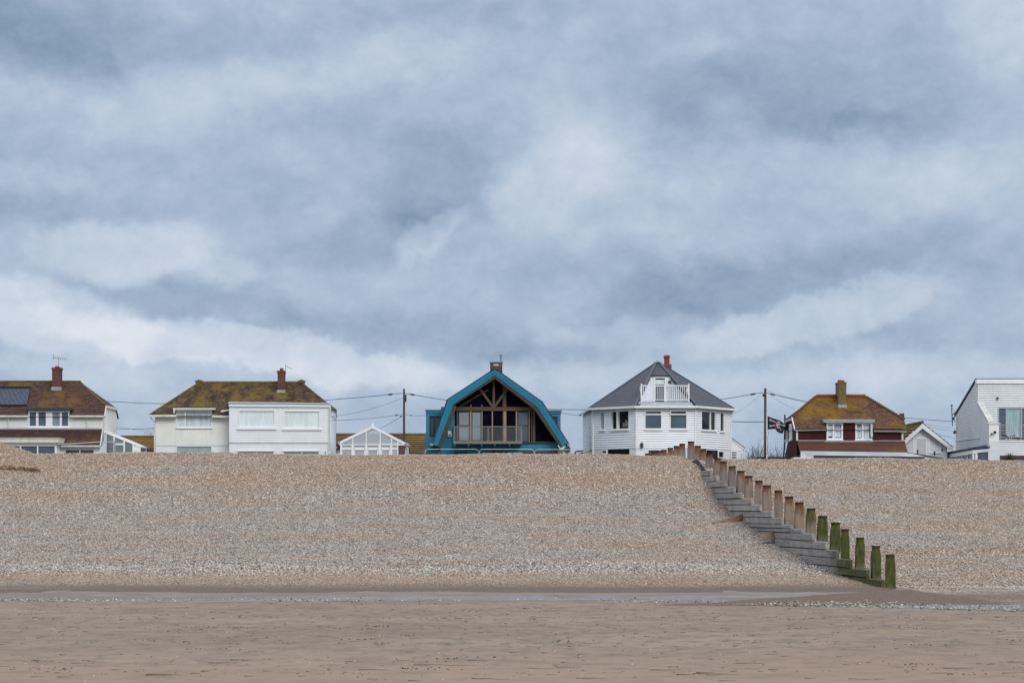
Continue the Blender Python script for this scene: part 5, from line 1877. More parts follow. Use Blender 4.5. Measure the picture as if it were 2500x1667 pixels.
def ship():
    F, u, z = SHIP
    A, d, n = F
    w = -.09
    base = Vector((A[0] + d[0] * u + n[0] * w, A[1] + d[1] * u + n[1] * w, z))
    D = Vector((d[0], d[1], 0))
    N = Vector((n[0], n[1], 0))
    t = thing('model_ship', 'pale model sailing ship standing in the dark window of the faceted white house', 'model ship', base)
    Zv = Vector((0, 0, 1))
    hull = [base + D * x + Zv * zz for x, zz in ((-.36, .13), (-.28, .03), (.26, .03), (.40, .16), (.20, .12), (-.20, .12))]
    one(lambda q: q.prism([p + N * .05 for p in hull], -N * .10), 'hull', M['shipwood'], t)
    one(lambda q: [q.tube([base + D * x + Zv * .1, base + D * x + Zv * hh], .012, 5) for x, hh in ((-.22, .46), (0, .66), (.2, .54))] + [q.tube([base + D * .34 + Zv * .14, base + D * .52 + Zv * .22], .01, 5)], 'mast', M['shipwood'], t)
    def sails(q):
        for x, lv in ((-.22, ((.16, .29, .10), (.31, .42, .07))), (0, ((.17, .34, .11), (.36, .50, .09), (.52, .62, .06))), (.2, ((.17, .32, .10), (.34, .48, .07)))):
            for za, zc, hw in lv:
                o = N * .03
                q.prism([base + D * (x - hw) + Zv * za + o, base + D * (x + hw) + Zv * za + o, base + D * (x + hw * .8) + Zv * zc + o, base + D * (x - hw * .8) + Zv * zc + o], -N * .012)
        q.prism([base + D * .28 + Zv * .16, base + D * .5 + Zv * .2, base + D * .22 + Zv * .42], -N * .01)
    one(sails, 'sails', M['sailcloth'], t)
    one(lambda q: q.fbox(F, u - .4, u + .4, w - .08, w + .08, z - .055, z), 'stand', M['oak_dark'], t)


ship()


# ================================================================== tile-hung house with the ochre roof
def Q6(zx, zy):
    return 1800 + zx / 5.113, 880 + zy / 5.113


def house_hung():
    Y = 155.0
    h = thing('house', 'dark red tile-hung house under an ochre lichened roof with a broad chimney', 'house', (X_(2080, Y), 159, GZ), 'houses along the sea front')
    Ye = 154.75
    p6 = lambda x, y, YY=Y: P(*Q6(x, y), YY)
    ze = Z_(Q6(0, 845)[1], Ye)
    s = .86
    o6 = lambda x, y, r=0: on_slope(*Q6(x, y), Ye, ze, s, r)
    rL, rR = o6(985, 448), o6(1600, 452)
    zr = (rL.z + rR.z) / 2; Yr = (rL.y + rR.y) / 2
    rL.z = rR.z = zr; rL.y = rR.y = Yr
    eL, eR = p6(715, 848, Ye), p6(2113, 852, Ye)
    hL, hR = o6(683, 703), o6(2082, 738)
    bL, bR = mirror_y(hL, Yr), mirror_y(hR, Yr)
    m = MB()
    for q in notch([eL, eR, hR, rR, rL, hL], X_(Q6(1113, 0)[0], Y), X_(Q6(1692, 0)[0], Y), Z_(Q6(0, 742)[1], Y)):
        m.courses(q, .105, .016, .5)
    m.courses([bL, hL, rL], .105, .016, .5)
    m.courses([hR, bR, rR], .105, .016, .5)
    m.courses([mirror_y(eR, Yr), mirror_y(eL, Yr), bL, rL, rR, bR], .105, .016, .5)
    m.poly([eL + Vector((.05, .1, -.05)), Vector((eL.x + .05, 2 * Yr - Ye, ze - .05)), Vector((eR.x - .05, 2 * Yr - Ye, ze - .05)), eR + Vector((-.05, .1, -.05))])
    roof = m.build('roof', M['tile_e'], h)
    def ridge(q):
        n = 14
        for k in range(n):
            a, b = rL.lerp(rR, k / n), rL.lerp(rR, (k + .96) / n)
            q.tube([a + Vector((0, 0, .06)), b + Vector((0, 0, .06))], .115, 8)
    one(ridge, 'ridge_tiles', M['ridge'], roof)
    for a, b in ((rL, hL), (rR, hR)):
        def hips(q):
            n = 20
            for k in range(n):
                c0, c1 = a.lerp(b, k / n), a.lerp(b, (k + 1.15) / n)
                q.tube([c0 + Vector((0, -.02, .02)), c1 + Vector((0, -.02, .06))], .05, 6, r1=.095)
        one(hips, 'hip_tiles', M['hiptile'], roof)
    # upper walls, hung with dark red tiles
    xl, xr = X_(Q6(738, 0)[0], Y), X_(Q6(2068, 0)[0], Y)
    zs = Z_(Q6(0, 995)[1], Y)
    m = MB()
    m.clad(FY(Y), xl, xr, zs - .05, ze, [hole(Y, Q6(1115, 0)[0], Q6(1318, 0)[0], Q6(0, 780)[1], Q6(0, 985)[1]), hole(Y, Q6(1472, 0)[0], Q6(1690, 0)[0], Q6(0, 780)[1], Q6(0, 985)[1])], .11, .018)
    YB = 2 * Yr - Y
    # left side: upper wall and its flared skirt
    m.courses([(xl, YB, zs - .3), (xl, Y, zs - .3), (xl, Y, ze), (xl, hL.y, hL.z - .1), (xl, bL.y, bL.z - .1), (xl, YB, ze)], .11, .02)
    m.courses([(xr, Y, zs - .3), (xr, YB, zs - .3), (xr, YB, ze), (xr, bR.y, bR.z - .1), (xr, hR.y, hR.z - .1), (xr, Y, ze)], .11, .02)
    m.courses([(xl - .55, YB + .2, GZ + .4), (xl - .0, 153.3, GZ + .4), (xl, Y - .0, zs), (xl, YB, zs)], .11, .02)
    m.build('tile_hung_wall', M['hung'], h)
    def body(q):
        q.box(xl + .06, xr - .06, Y + .2, YB, GZ, ze - .2)
        q.box(xl + .1, X_(2210, 153.4), 153.45, Y + .2, GZ, Z_(1108, 153.4))
    one(body, 'ground_floor_wall', M['brick_brown'], h)
    def corners(q):
        q.box(xl - .02, xl + .11, Y - .035, Y + .02, zs, ze - .08)
        q.box(xr - .09, xr + .02, Y - .035, Y + .02, zs, ze - .08)
    one(corners, 'corner_board', M['gutter'], h)
    # skirt roof
    sk = [p6(780, 1190, 153.2), p6(2130, 1150, 153.2), p6(2088, 1012, Y), p6(745, 990, Y)]
    z0 = sk[1].z
    sk[0] = Vector((xl + .02, 153.2, z0)); sk[3].z = sk[2].z = (sk[2].z + sk[3].z) / 2
    one(lambda q: q.courses(sk, .105, .016, .5), 'skirt_roof', M['tile_e2'], h)
    one(lambda q: (q.box(xl, X_(Q6(1100, 0)[0], Y), Y - .06, Y, sk[2].z - .02, sk[2].z + .06), q.box(X_(Q6(1085, 0)[0], Y), X_(Q6(1700, 0)[0], Y), Y - .18, Y - .06, sk[2].z - .10, sk[2].z + .03), q.box(X_(Q6(1700, 0)[0], Y), xr, Y - .06, Y, sk[2].z - .03, sk[2].z + .04)), 'flashing', M['lead'], h)
    # fascias and barge on the near corner
    one(lambda q: q.beam(p6(1705, 876, Ye + .06), p6(2110, 879, Ye + .06), .04, .13), 'fascia', M['white'], h)
    def fas(q):
        q.beam(eL + Vector((.06, .06, -.10)), p6(1110, 859, Ye + .06) + Vector((0, 0, 0)), .04, .13)
        q.beam(hL + Vector((-.02, -.02, -.06)), eL + Vector((-.0, 0, -.06)), .05, .15)
        q.beam(hL + Vector((-.04, -.05, -.14)), bL + Vector((-.04, 0, -.14)), .04, .18)
    one(fas, 'fascia', M['white'], h)
    def gt(q):
        q.beam(eL + Vector((.1, -.05, -.02)), p6(1110, 848, Ye - .04), .09, .07)
        q.beam(p6(1705, 862, Ye - .04), p6(2115, 864, Ye - .04), .09, .07)
        q.beam(hL + Vector((-.1, 0, -.04)), bL + Vector((-.1, 0, -.04)), .09, .08)
        q.tube([p6(1112, 850, Ye), p6(1115, 880, Y - .08), p6(1103, 900, Y - .08), p6(1103, 995, Y - .08)], .035, 6)
        q.tube([p6(1695, 860, Y - .08), p6(1695, 1010, Y - .08)], .05, 6)
        yb = 160.6
        q.tube([(xl - .12, yb, zs + 2), (xl - .12, yb, zs), (xl - .45, yb - .3, GZ)], .06, 6)
    one(gt, 'gutter', M['black'], h)
    # dormer with two casements
    def dr(q):
        q.box(X_(Q6(1112, 0)[0], Y), X_(Q6(1692, 0)[0], Y), Y + .12, Y + 2.4, Z_(Q6(0, 1000)[1], Y), Z_(Q6(0, 775)[1], Y))
    d = one(dr, 'dormer', M['hung'], h)
    one(lambda q: q.clad(FY(Y - .03), X_(Q6(1318, 0)[0], Y), X_(Q6(1472, 0)[0], Y), zs - .02, Z_(Q6(0, 775)[1], Y), [], .11, .018), 'hung_panel', M['hung'], d)
    one(lambda q: q.box(X_(Q6(1070, 0)[0], Y), X_(Q6(1707, 0)[0], Y), Y - .30, Y + 2.6, Z_(Q6(0, 776)[1], Y), Z_(Q6(0, 745)[1], Y)), 'dormer_roof', M['lead'], d)
    one(lambda q: q.box(X_(Q6(1066, 0)[0], Y), X_(Q6(1710, 0)[0], Y), Y - .33, Y + 2.6, Z_(Q6(0, 745)[1], Y) + .002, Z_(Q6(0, 738)[1], Y)), 'dormer_felt', M['gutter'], d)
    zw0, zw1 = Q6(0, 985)[1], Q6(0, 779)[1]
    a6 = lambda x: Q6(x, 0)[0]
    b6 = lambda y: Q6(0, y)[1]
    winp(h, Y, a6(1113), a6(1318), zw1, zw0, mull=[(a6(1200), 4.5)], trans=[(b6(860), a6(1207), a6(1300))], fw=.11, w1=.05,
         panes=[(a6(1130), a6(1191), b6(808), b6(945), 'pane_curtain'), (a6(1222), a6(1290), b6(808), b6(846), 'pane_green'), (a6(1216), a6(1296), b6(870), b6(955), 'pane_curtain')], sill=(.03, .06))
    w = winp(h, Y, a6(1473), a6(1690), zw1, zw0, mull=[(a6(1565), 4.0)], trans=[(b6(858), a6(1480), a6(1556))], fw=.09, w1=.05,
         panes=[(a6(1490), a6(1552), b6(810), b6(847), 'pane_green'), (a6(1488), a6(1556), b6(868), b6(960), 'pane_curtain'), (a6(1575), a6(1650), b6(800), b6(965), 'pane_curtain')], sill=(.03, .06), label='white window with its right casement swung open')
    def sash(q):
        A_ = Vector((X_(a6(1686), Y), Y - .05)); B_ = Vector((X_(a6(1652), Y), Y - .62))
        F, L = FR(B_, A_)
        for u0, u1, za, zb_ in ((0, .07, 955, 802), (L - .07, L, 955, 802), (.07, L - .07, 955, 944), (.07, L - .07, 814, 802)):
            q.fbox(F, u0, u1, -.03, .03, Z_(b6(za), Y), Z_(b6(zb_), Y))
    one(sash, 'casement', M['upvc'], w)
    # the near side wall's two narrow windows
    FS, LS = FR((xl - .02, YB), (xl - .02, Y))
    for (x0, x1, y0, y1, kind) in ((592, 626, 805, 1000, 0), (660, 691, 790, 985, 1)):
        k0, k1 = [(a6(v) - 1250) / FPX for v in (x0, x1)]
        y_0, y_1 = xl / k0, xl / k1
        u0, u1 = YB - y_0, YB - y_1
        ym = (y_0 + y_1) / 2
        za, zb_ = Z_(b6(y1), ym), Z_(b6(y0), ym)
        window(h, FS, u0, u1, za, zb_, fw=.12, pane='pane_dark' if kind == 0 else 'pane_curtain', trans=[za + (zb_ - za) * .66] if kind == 0 else (), w0=-.02, w1=.06, wp=.02, sill=(.05, .10))
    # chimney: broad and lichened, its left foot cut back
    bl = o6(1275, 578)
    x0, x1 = X_(a6(1264), bl.y), X_(a6(1362), bl.y)
    zt = Z_(b6(268), bl.y)
    D = 1.5
    m = MB()
    m.box(x0, x1, bl.y, bl.y + D, bl.z, zt - .08)
    m.box(x0 - .03, x1 + .03, bl.y - .03, bl.y + D + .03, zt - .08, zt)
    m.build('chimney', M['brick_lichen'], h)
    ch = [o for o in h.children if o.name.startswith('chimney')][0]
    one(lambda q: q.box(x0 - .03, x1 + .04, bl.y - .06, bl.y + .3, bl.z - .12, bl.z + .16), 'flashing', M['lead'], ch)
    for u in (.3, .72):
        one(lambda q: q.tube([(x0 + (x1 - x0) * u, bl.y + D * (.35 if u < .5 else .6), zt - .01), (x0 + (x1 - x0) * u, bl.y + D * (.35 if u < .5 else .6), zt + .17)], .16, 12, r1=.14), 'chimney_pot', M['pot2'], ch)
    # glazed canopy along the beach side
    ca, cb, cc, cd = p6(790, 1133, 152.9), p6(2120, 1152, 152.9), p6(2337, 1200, 151.0), p6(950, 1183, 151.0)
    cc.x = max(cc.x, cb.x + .2)
    def can(q):
        n = 20
        for k in range(n):
            a, b = ca.lerp(cb, k / n), ca.lerp(cb, (k + .985) / n)
            d_, c_ = cd.lerp(cc, k / n), cd.lerp(cc, (k + .985) / n)
            q.prism([d_, c_, b, a], (0, 0, .03))
    one(can, 'canopy_roof', M['perspex'], h)
    one(lambda q: q.prism([ca, cd, cd + Vector((0, 0, -.5)), ca + Vector((0, 0, -.7))], (.05, 0, 0)), 'canopy_end', M['upvc'], h)
    one(lambda q: q.beam(cd + Vector((0, -.06, -.07)), cc + Vector((0, -.06, -.07)), .11, .11), 'canopy_gutter', M['black'], h)
    one(lambda q: (q.prism([cd + Vector((0, .05, -.12)), cc + Vector((-.15, .05, -.12)), cc + Vector((-.15, .05, -.55)), cd + Vector((0, .05, -.55))], (0, .08, 0)), q.box(cd.x, cc.x - .15, cd.y + .3, cd.y + .4, GZ, cc.z - .5)), 'canopy_wall', M['white'], h)
    winp(h, 151.2, a6(868), a6(948), b6(1206), 1160, fw=.07, mull=[a6(905)], pane='pane_mid')
    one(lambda q: (q.beam(hR + Vector((-.1, .3, .15)), hR + Vector((-.1, .3, .45)), .3, .2),), 'vent_box', M['darkgrey'], h)
    def brk(q):
        b_ = p6(2050, 700, 156.6)
        q.tube([b_ + Vector((-.2, 0, -.1)), b_ + Vector((-.16, 0, .05)), b_ + Vector((-.05, 0, .1)), b_ + Vector((.08, 0, .08)), b_ + Vector((.12, 0, -.05)), b_ + Vector((.1, 0, -.2))], .035, 6)
    one(brk, 'cable_bracket', M['black'], h)


M['hiptile'] = plain('ochre_hip_tile', (.15, .085, .022), .85, .4, 4)
M['tile_e2'] = tiles('brown_skirt_tiles', (.150, .066, .042), (.115, .052, .036), [((.21, .12, .016), .5, .54, .68, .85, (1, 1, .7)), ((.20, .14, .11), .9, .56, .74, .5, (1, 1, 1))])
M['pot2'] = plain('bright_red_pot', (.25, .036, .020), .6, .2, 6)
house_hung()

# white cabin-like window frame and the dark flat-roofed shed left of it
t = thing('hut', 'low white-framed beach hut top in front of the tile-hung house', 'hut', (X_(1953, 152), 152.5, GZ))
one(lambda q: (pbox(q, 152, 1938, 1968, 1116, 1118.4, 1.2), pbox(q, 152, 1938, 1941.5, 1118.4, 1160, .1), pbox(q, 152, 1964.5, 1968, 1118.4, 1160, .1)), 'frame', M['white'], t)
one(lambda q: pbox(q, 152.05, 1941.5, 1964.5, 1118.4, 1160, .05), 'pane', M['pane_blind'], t)
t = thing('shed', 'dark flat-roofed shed behind the flagpole, below the bare bushes', 'shed', (X_(1885, 156), 157, GZ))
one(lambda q: pbox(q, 156, 1853, 1939, 1116.5, 1150, 2.5), 'wall', M['shedgreen'] if 'shedgreen' in M else M['black'], t)
one(lambda q: pbox(q, 155.9, 1851, 1940, 1114.8, 1117, 2.8, .15), 'roof', M['darkgrey'], t)
t = thing('fence', 'low dark board fence end with a tan post, beside the bare bushes', 'fence', (X_(1835, 157), 157.2, GZ))
one(lambda q: q.prism([P(1818, 1122, 157), P(1842, 1117.5, 157), P(1842, 1160, 157), P(1818, 1160, 157)], (0, .06, 0)), 'board_panel', M['black'], t)
one(lambda q: pbox(q, 156.6, 1841, 1853, 1115, 1160, .3), 'post', M['oak'], t)


# ================================================================== white chalet with the bargeboarded gable
def Q7(zx, zy):
    return 2180 + zx / 5.6, 880 + zy / 5.6


def chalet():
    Y = 158.0
    h = thing('chalet', 'small pale chalet gable with white bargeboards and an orange lichened roof', 'chalet', (X_(2262, Y), 160, GZ))
    p7 = lambda x, y, YY=Y: P(*Q7(x, y), YY)
    D = 5.5
    ap, el_, er = p7(390, 862), p7(155, 1085), p7(808, 1190)
    bk = Vector((-.15, D, 0))
    m = MB()
    n = Vector((0, -.36, .03))
    sl, sr = (el_ - ap).normalized() * .12, (er - ap).normalized() * .06
    m.courses([el_ + n + bk + sl, el_ + n + sl, ap + n, ap + n + bk], .33, .05, .2)
    m.courses([er + n + sr, er + n + bk + sr, ap + n + bk, ap + n], .33, .05, .2)
    roof = m.build('roof', M['pantile'], h)
    one(lambda q: q.tube([ap + n + Vector((0, 0, .05)), ap + bk + Vector((0, 0, .05))], .12, 8), 'ridge_tiles', M['mossridge'], roof)
    def barge(q):
        for e, w in ((el_, .30), (er, .30)):
            v = Vector((0, -.38, 0))
            q.prism([ap + v, e + v, e + v + Vector((0, 0, -w)), ap + v + Vector((0, 0, -w - .04))], (0, .06, 0))
        a = p7(740, 1190) + Vector((0, -.36, 0))
        q.prism([a, er + Vector((0, -.36, 0)), p7(800, 1225) + Vector((0, -.36, 0)), p7(740, 1222) + Vector((0, -.36, 0))], (0, .05, 0))
    one(barge, 'bargeboard', M['white'], h)
    one(lambda q: q.courses([(el_.x + .1, Y, GZ), (p7(742, 0).x, Y, GZ), (p7(742, 0).x, Y, p7(0, 1180).z), (ap.x, Y, ap.z - .12), (el_.x + .1, Y, el_.z)], .20, .016), 'wall', M['grey_board'], h)
    def fr(q):
        for x0, x1, y0, y1, f in ((270, 318, 1050, 1300, .03), (482, 504, 1050, 1300, .03), (312, 462, 1052, 1072, .05), (312, 326, 1072, 1300, .05), (448, 464, 1072, 1300, .05), (632, 650, 1130, 1260, .03), (495, 655, 1255, 1268, .08), (230, 300, 1255, 1266, .06)):
            a, b = p7(x0, y1), p7(x1, y0)
            q.box(a.x, b.x, Y - f, Y + .02, a.z, b.z)
    one(fr, 'trim', M['white'], h)
    def door(q):
        a, b = p7(327, 1400), p7(447, 1073)
        q.box(a.x, b.x, Y - .035, Y + .02, GZ, b.z)
    one(door, 'door', M['grey_board2'], h)
    one(lambda q: q.box(p7(668, 0).x, p7(682, 0).x, Y - .14, Y, p7(0, 1230).z, p7(0, 1203).z), 'wall_lamp', M['black'], h)
    one(lambda q: q.box(el_.x + .2, p7(738, 0).x, Y + .05, Y + D, GZ, p7(0, 1195).z), 'body', M['render'], h)


M['grey_board2'] = plain('pale_grey_door', (.55, .57, .59), .5, .05)
chalet()
t = thing('lean_to', 'low lean-to with a dark sloping roof edge below the chalet', 'lean-to', (X_(2265, 152.5), 153.5, GZ))
p7 = lambda x, y, YY: P(*Q7(x, y), YY)
one(lambda q: q.prism([p7(205, 1254, 152.5), p7(690, 1328, 152.5), p7(690, 1342, 152.5), p7(205, 1266, 152.5)], (0, 2.5, 0)), 'roof', M['darkgrey'], t)
one(lambda q: q.prism([p7(395, 1300, 152.6), p7(672, 1338, 152.6), p7(672, 1460, 152.6), p7(395, 1460, 152.6)], (0, .1, 0)), 'wall', M['render'], t)
for lab, x in (('dark vent post on the low roof in front of the chalet door', 336), ('dark vent post on the low roof right of the chalet door', 570)):
    b = p7(x, 1280 if x < 400 else 1300, 153.4)
    t = thing('vent_post', lab, 'vent pipe', b)
    one(lambda q: q.tube([b, b + Vector((0, 0, .22))], .055, 8), 'pipe', M['darkgrey'], t)
    one(lambda q: q.tube([b + Vector((0, 0, .22)), b + Vector((0, 0, .30))], .07, 8), 'cowl', M['darkgrey'], t)


# ================================================================== white modern house at the right edge
def house_right():
    Y = 155.0
    h = thing('house', 'modern white boarded house with a balcony, cut by the right picture edge', 'house', (X_(2450, Y), 159, GZ), 'houses along the sea front')
    p7 = lambda x, y, YY=Y: P(*Q7(x, y), YY)
    xw = X_(Q7(1157, 0)[0], Y)
    xr = X_(2620, Y)
    ztop = Z_(Q7(0, 315)[1], Y)
    Yb = 162.6
    Yp = xw / ((Q7(1312, 0)[0] - 1250) / FPX)     # front of the balcony pier
    zb = GZ
    bw = .155
    x7 = lambda v: Q7(v, 0)[0]
    y7 = lambda v: Q7(0, v)[1]
    m = MB()
    m.clad(FY(Y), xw, xr, Z_(y7(1100), Y), ztop, [hole(Y, x7(1432), 2615, y7(637), y7(1100))], bw, .026, .018)
    m.build('front_wall', M['grey_board'], h)
    # side wall: full height at the back, stepping down a sloped parapet to the pier
    zbk = Z_(y7(757), Yb)
    zk0, zk1 = Z_(y7(590), Y), Z_(y7(862), Yp)
    m = MB()
    m.courses([(xw, Yb, GZ), (xw, Y, GZ), (xw, Y, ztop + .1), (xw, Y + .6, ztop + .1), (xw, Yb, zbk)], bw, .022)
    m.courses([(xw, Y, GZ), (xw, Yp, GZ), (xw, Yp, zk1), (xw, Y, zk0)], bw, .022)
    m.poly([(xr, Y, GZ), (xr, Yb, GZ), (xr, Yb, zbk), (xr, Y, ztop)])
    m.poly([(xr, Yb, GZ), (xw, Yb, GZ), (xw, Yb, zbk), (xr, Yb, zbk)])
    m.build('side_wall', M['grey_board'], h)
    one(lambda q: q.box(xw - .08, xr, Y - .10, Y + .45, ztop, Z_(y7(256), Y)), 'parapet', M['white'], h)
    def rf(q):
        a = Vector((xw - .06, Y + .45, Z_(y7(266), Y)))
        b = Vector((xw - .06, Yb + .3, zbk - .02))
        q.prism([a, b, b + Vector((0, 0, .16)), a + Vector((0, 0, .14))], (xr - xw + .1, 0, 0))
    one(rf, 'roof', M['darkgrey'], h)
    def cop(q):
        a, b = Vector((xw, Y, zk0)), Vector((xw, Yp, zk1))
        q.prism([a + Vector((-.05, 0, 0)), b + Vector((-.05, 0, 0)), b + Vector((-.05, 0, .16)), a + Vector((-.05, 0, .16))], (.42, 0, 0))
    one(cop, 'coping', M['coping'], h)
    # pier
    xp0, xp1 = xw, X_(x7(1450), Yp)
    def pier(q):
        q.box(xp0, xp1, Yp, Yp + .5, Z_(y7(1105), Yp), Z_(y7(868), Yp))
    pr = one(pier, 'pier', M['white'], h)
    one(lambda q: q.box(xp0 - .05, xp1 + .09, Yp - .06, Yp + .56, Z_(y7(868), Yp), Z_(y7(854), Yp)), 'pier_cap', M['white'], pr)
    def lamps(q):
        for x, y, r in ((1388, 977, .10), (1343, 1000, .06)):
            c = p7(x, y, Yp - .16)
            q.tube([c, c + Vector((.04, -.08, -.04))], r, 8)
            q.tube([c, c + Vector((0, .16, -.06))], .02, 5)
    one(lamps, 'floodlight', M['black'], h)
    one(lambda q: q.tube([p7(1431, 500, Y - .1), p7(1431, 530, Y - .1)], .07, 8), 'wall_lamp', M['black'], h)
    one(lambda q: q.tube([p7(1300, 1145, Yp - .1), p7(1297, 1172, Yp - .12)], .09, 8), 'wall_lamp', M['lead'], h)
    # lower front, balcony floor
    def low(q):
        q.clad(FY(Yp), xp0, xr, GZ, Z_(y7(1105), Yp), [hole(Yp, x7(1462), 2560, y7(1295), 1200)], bw, .022)
    one(low, 'ground_floor_wall', M['grey_board'], h)
    bal = one(lambda q: q.box(xp1, xr, Yp - .05, Y, Z_(y7(1106), Yp), Z_(y7(1093), Yp)), 'balcony', M['white'], h)
    def rail(q):
        q.box(xp1, xr, Yp + .02, Yp + .10, Z_(y7(884), Yp), Z_(y7(876), Yp))
        for py in (912, 955, 1000, 1046, 1080):
            a = p7(0, py, Yp).z
            q.box(xp1, xr, Yp + .045, Yp + .07, a - .012, a + .012)
        for px in (1468, 1596, 1624, 1752, 1880, 2010):
            a = p7(px, 0, Yp).x
            q.box(a - .02, a + .02, Yp + .04, Yp + .08, Z_(y7(1093), Yp), Z_(y7(880), Yp))
    one(rail, 'railing', M['alu'], bal)
    winp(h, Y, x7(1434), 2615, y7(640), y7(1100), fw=.08, frame='alu', mull=[(x7(1548), 3), (x7(1755), 3.4), 2545],
         panes=[(x7(1445), x7(1540), y7(652), y7(1095), 'pane_sky'), (x7(1556), x7(1746), y7(652), y7(1095), 'pane_green'), (x7(1764), 2610, y7(652), y7(1095), 'pane_sky')], label='wide sliding balcony window')
    winp(h, Yp, x7(1462), 2560, y7(1295), 1200, frame='mahogany', fw=.17, mull=[(x7(1645), 5)], pane='pane_sky', trans=[y7(1400)], label='brown framed window below the balcony')
    # lean-to sunroom along the side
    Ya = Yp - .05
    a, b = p7(1330, 1205, Ya), p7(1100, 1222, Ya)
    tp = [Vector((X_(x7(1330), Ya), Ya, Z_(y7(1198), Ya))), Vector((X_(x7(1090), 152.0), 152.0, Z_(y7(1222), 152.0))), Vector((X_(x7(632), 161), 161, Z_(y7(1300), 161)))]
    def lr(q):
        top = [tp[0], tp[1], tp[2], Vector((xw - .02, 161, Z_(y7(1270), 161))), Vector((xw - .02, Ya + .2, tp[0].z + .1))]
        q.prism(top, (0, 0, .16))
    one(lr, 'sunroom_roof', M['navyroof'], h)
    def beamw(q):
        q.beam(tp[0] + Vector((0, .04, -.12)), tp[1] + Vector((0, .04, -.12)), .08, .2)
        q.beam(tp[1] + Vector((.03, 0, -.14)), tp[2] + Vector((.03, 0, -.14)), .08, .24)
        for f in (0, .16, .32, .48, .64, .8, .96):
            p = tp[1].lerp(tp[2], f) + Vector((.04, 0, 0))
            q.box(p.x - .03, p.x + .04, p.y - .05, p.y + .05, GZ, p.z - .1)
        for f in (0.05, .22, .95):
            p = tp[1].lerp(tp[0], f)
            q.box(p.x - .07, p.x + .07, p.y + .02, p.y + .1, GZ, p.z - .2)
        m0, m1 = tp[1].lerp(tp[0], .22), tp[1].lerp(tp[0], .95)
        q.box(m0.x, m1.x, m0.y + .03, m0.y + .1, Z_(y7(1325), 152), Z_(y7(1300), 152))
    sf = one(beamw, 'sunroom_frame', M['upvc'], h)
    def gl(q):
        o = Vector((.07, 0, -.2))
        q.poly([tp[2] + o, tp[1] + o, Vector((tp[1].x + .07, tp[1].y, GZ)), Vector((tp[2].x + .07, tp[2].y, GZ))])
        o = Vector((0, .09, -.2))
        q.poly([tp[1] + o, tp[0] + o, Vector((tp[0].x, tp[0].y + .09, GZ)), Vector((tp[1].x, tp[1].y + .09, GZ))])
    one(gl, 'pane', M['pane_sky'], sf)
    one(lambda q: q.tube([tp[1] + Vector((.06, -.05, -.15)), tp[1] + Vector((.2, -.08, -.25)), tp[1] + Vector((.45, -.05, -.35)), tp[1] + Vector((.5, -.05, -1.5))], .045, 6), 'downpipe', M['upvc'], h)
    one(lambda q: (q.box(xw - .05, xw, Y - 1.0, Y - .9, GZ + 2.5, Z_(y7(1048), 152)), q.beam((xw - .03, Yb, Z_(y7(1100), Yb)), (xw - .03, 154, Z_(y7(1052), 154)), .05, .06)), 'side_trim', M['white'], h)
    return Yp, xp1


M['coping'] = plain('weathered_white_coping', (.52, .52, .48), .8, .3, 4, stain=((.25, .25, .22), .6))
M['navyroof'] = plain('navy_roof_sheet', (.035, .05, .085), .5, .2, 2)
YP, XP1 = house_right()

# lounger on the balcony
def lounger():
    Y = (YP + 155) / 2
    b = P(*Q7(1620, 1085), Y)
    t = thing('sun_lounger', 'brown reclining lounger on the balcony of the modern white house', 'sun lounger', b)
    p = lambda x, y, dy=0: P(*Q7(x, y), Y + dy)
    def frame(q):
        for dy in (-.28, .28):
            q.tube([p(1590, 1052, dy), p(1830, 1058, dy)], .035, 6)
            q.tube([p(1590, 1060, dy), p(1570, 1090, dy)], .03, 6)
            q.tube([p(1700, 1060, dy), p(1710, 1090, dy)], .03, 6)
            q.tube([p(1602, 1040, dy), p(1650, 1022, dy), p(1682, 1024, dy)], .03, 6)
            q.tube([p(1650, 1022, dy), p(1672, 1052, dy)], .025, 6)
    one(frame, 'frame', M['oak_dark'], t)
    def back(q):
        q.prism([p(1470, 990, -.28), p(1500, 984, -.28), p(1592, 1046, -.28), p(1570, 1058, -.28)], (0, .56, 0))
    one(back, 'backrest', M['lounge'], t)
    one(lambda q: q.prism([p(1580, 1062, -.27), p(1830, 1080, -.27), p(1830, 1062, -.27), p(1590, 1046, -.27)], (0, .54, 0)), 'seat', M['lounge'], t)


M['lounge'] = plain('brown_sling', (.085, .035, .024), .7, .2, 6)
lounger()

# spiky plant in front of the mahogany window
b = P(2466, 1127, 150.4)
b0 = Vector((b.x, b.y, GZ + .3))
t = thing('spiky_plant', 'spiky green yucca-like plant in front of the mahogany-framed window', 'plant', b0)
M['spike'] = plain('spiky_leaf', (.075, .085, .035), .6, .35, 9)
def leaves(q):
    rnd = random.Random(3)
    c = P(2466, 1122, 150.4)
    for k in range(90):
        a = rnd.uniform(0, 2 * math.pi)
        e = rnd.uniform(.05, 1.35)
        L = rnd.uniform(.38, .66)
        d = Vector((math.cos(a) * math.cos(e), math.sin(a) * math.cos(e), math.sin(e)))
        s_ = d.cross(Vector((0, 0, 1))).normalized() * .022
        m1 = c + d * L * .55
        tip = c + d * L + Vector((0, 0, -.05 * math.cos(e)))
        q.poly([c - s_, c + s_, m1 + s_ * .9, tip, m1 - s_ * .9])
one(leaves, 'leaves', M['spike'], t)
one(lambda q: q.tube([b0, P(2466, 1122, 150.4)], .09, 8), 'stem', M['oak_dark'], t)
t = thing('tv_aerial', 'tall thin aerial mast on the side of the modern white house', 'aerial', P(2323.5, 1030, 162), 'television aerials on the roofs')
one(lambda q: q.tube([P(2325.5, 1040, 162), P(2323, 988, 162)], .03, 6), 'mast', M['darkgrey'], t)
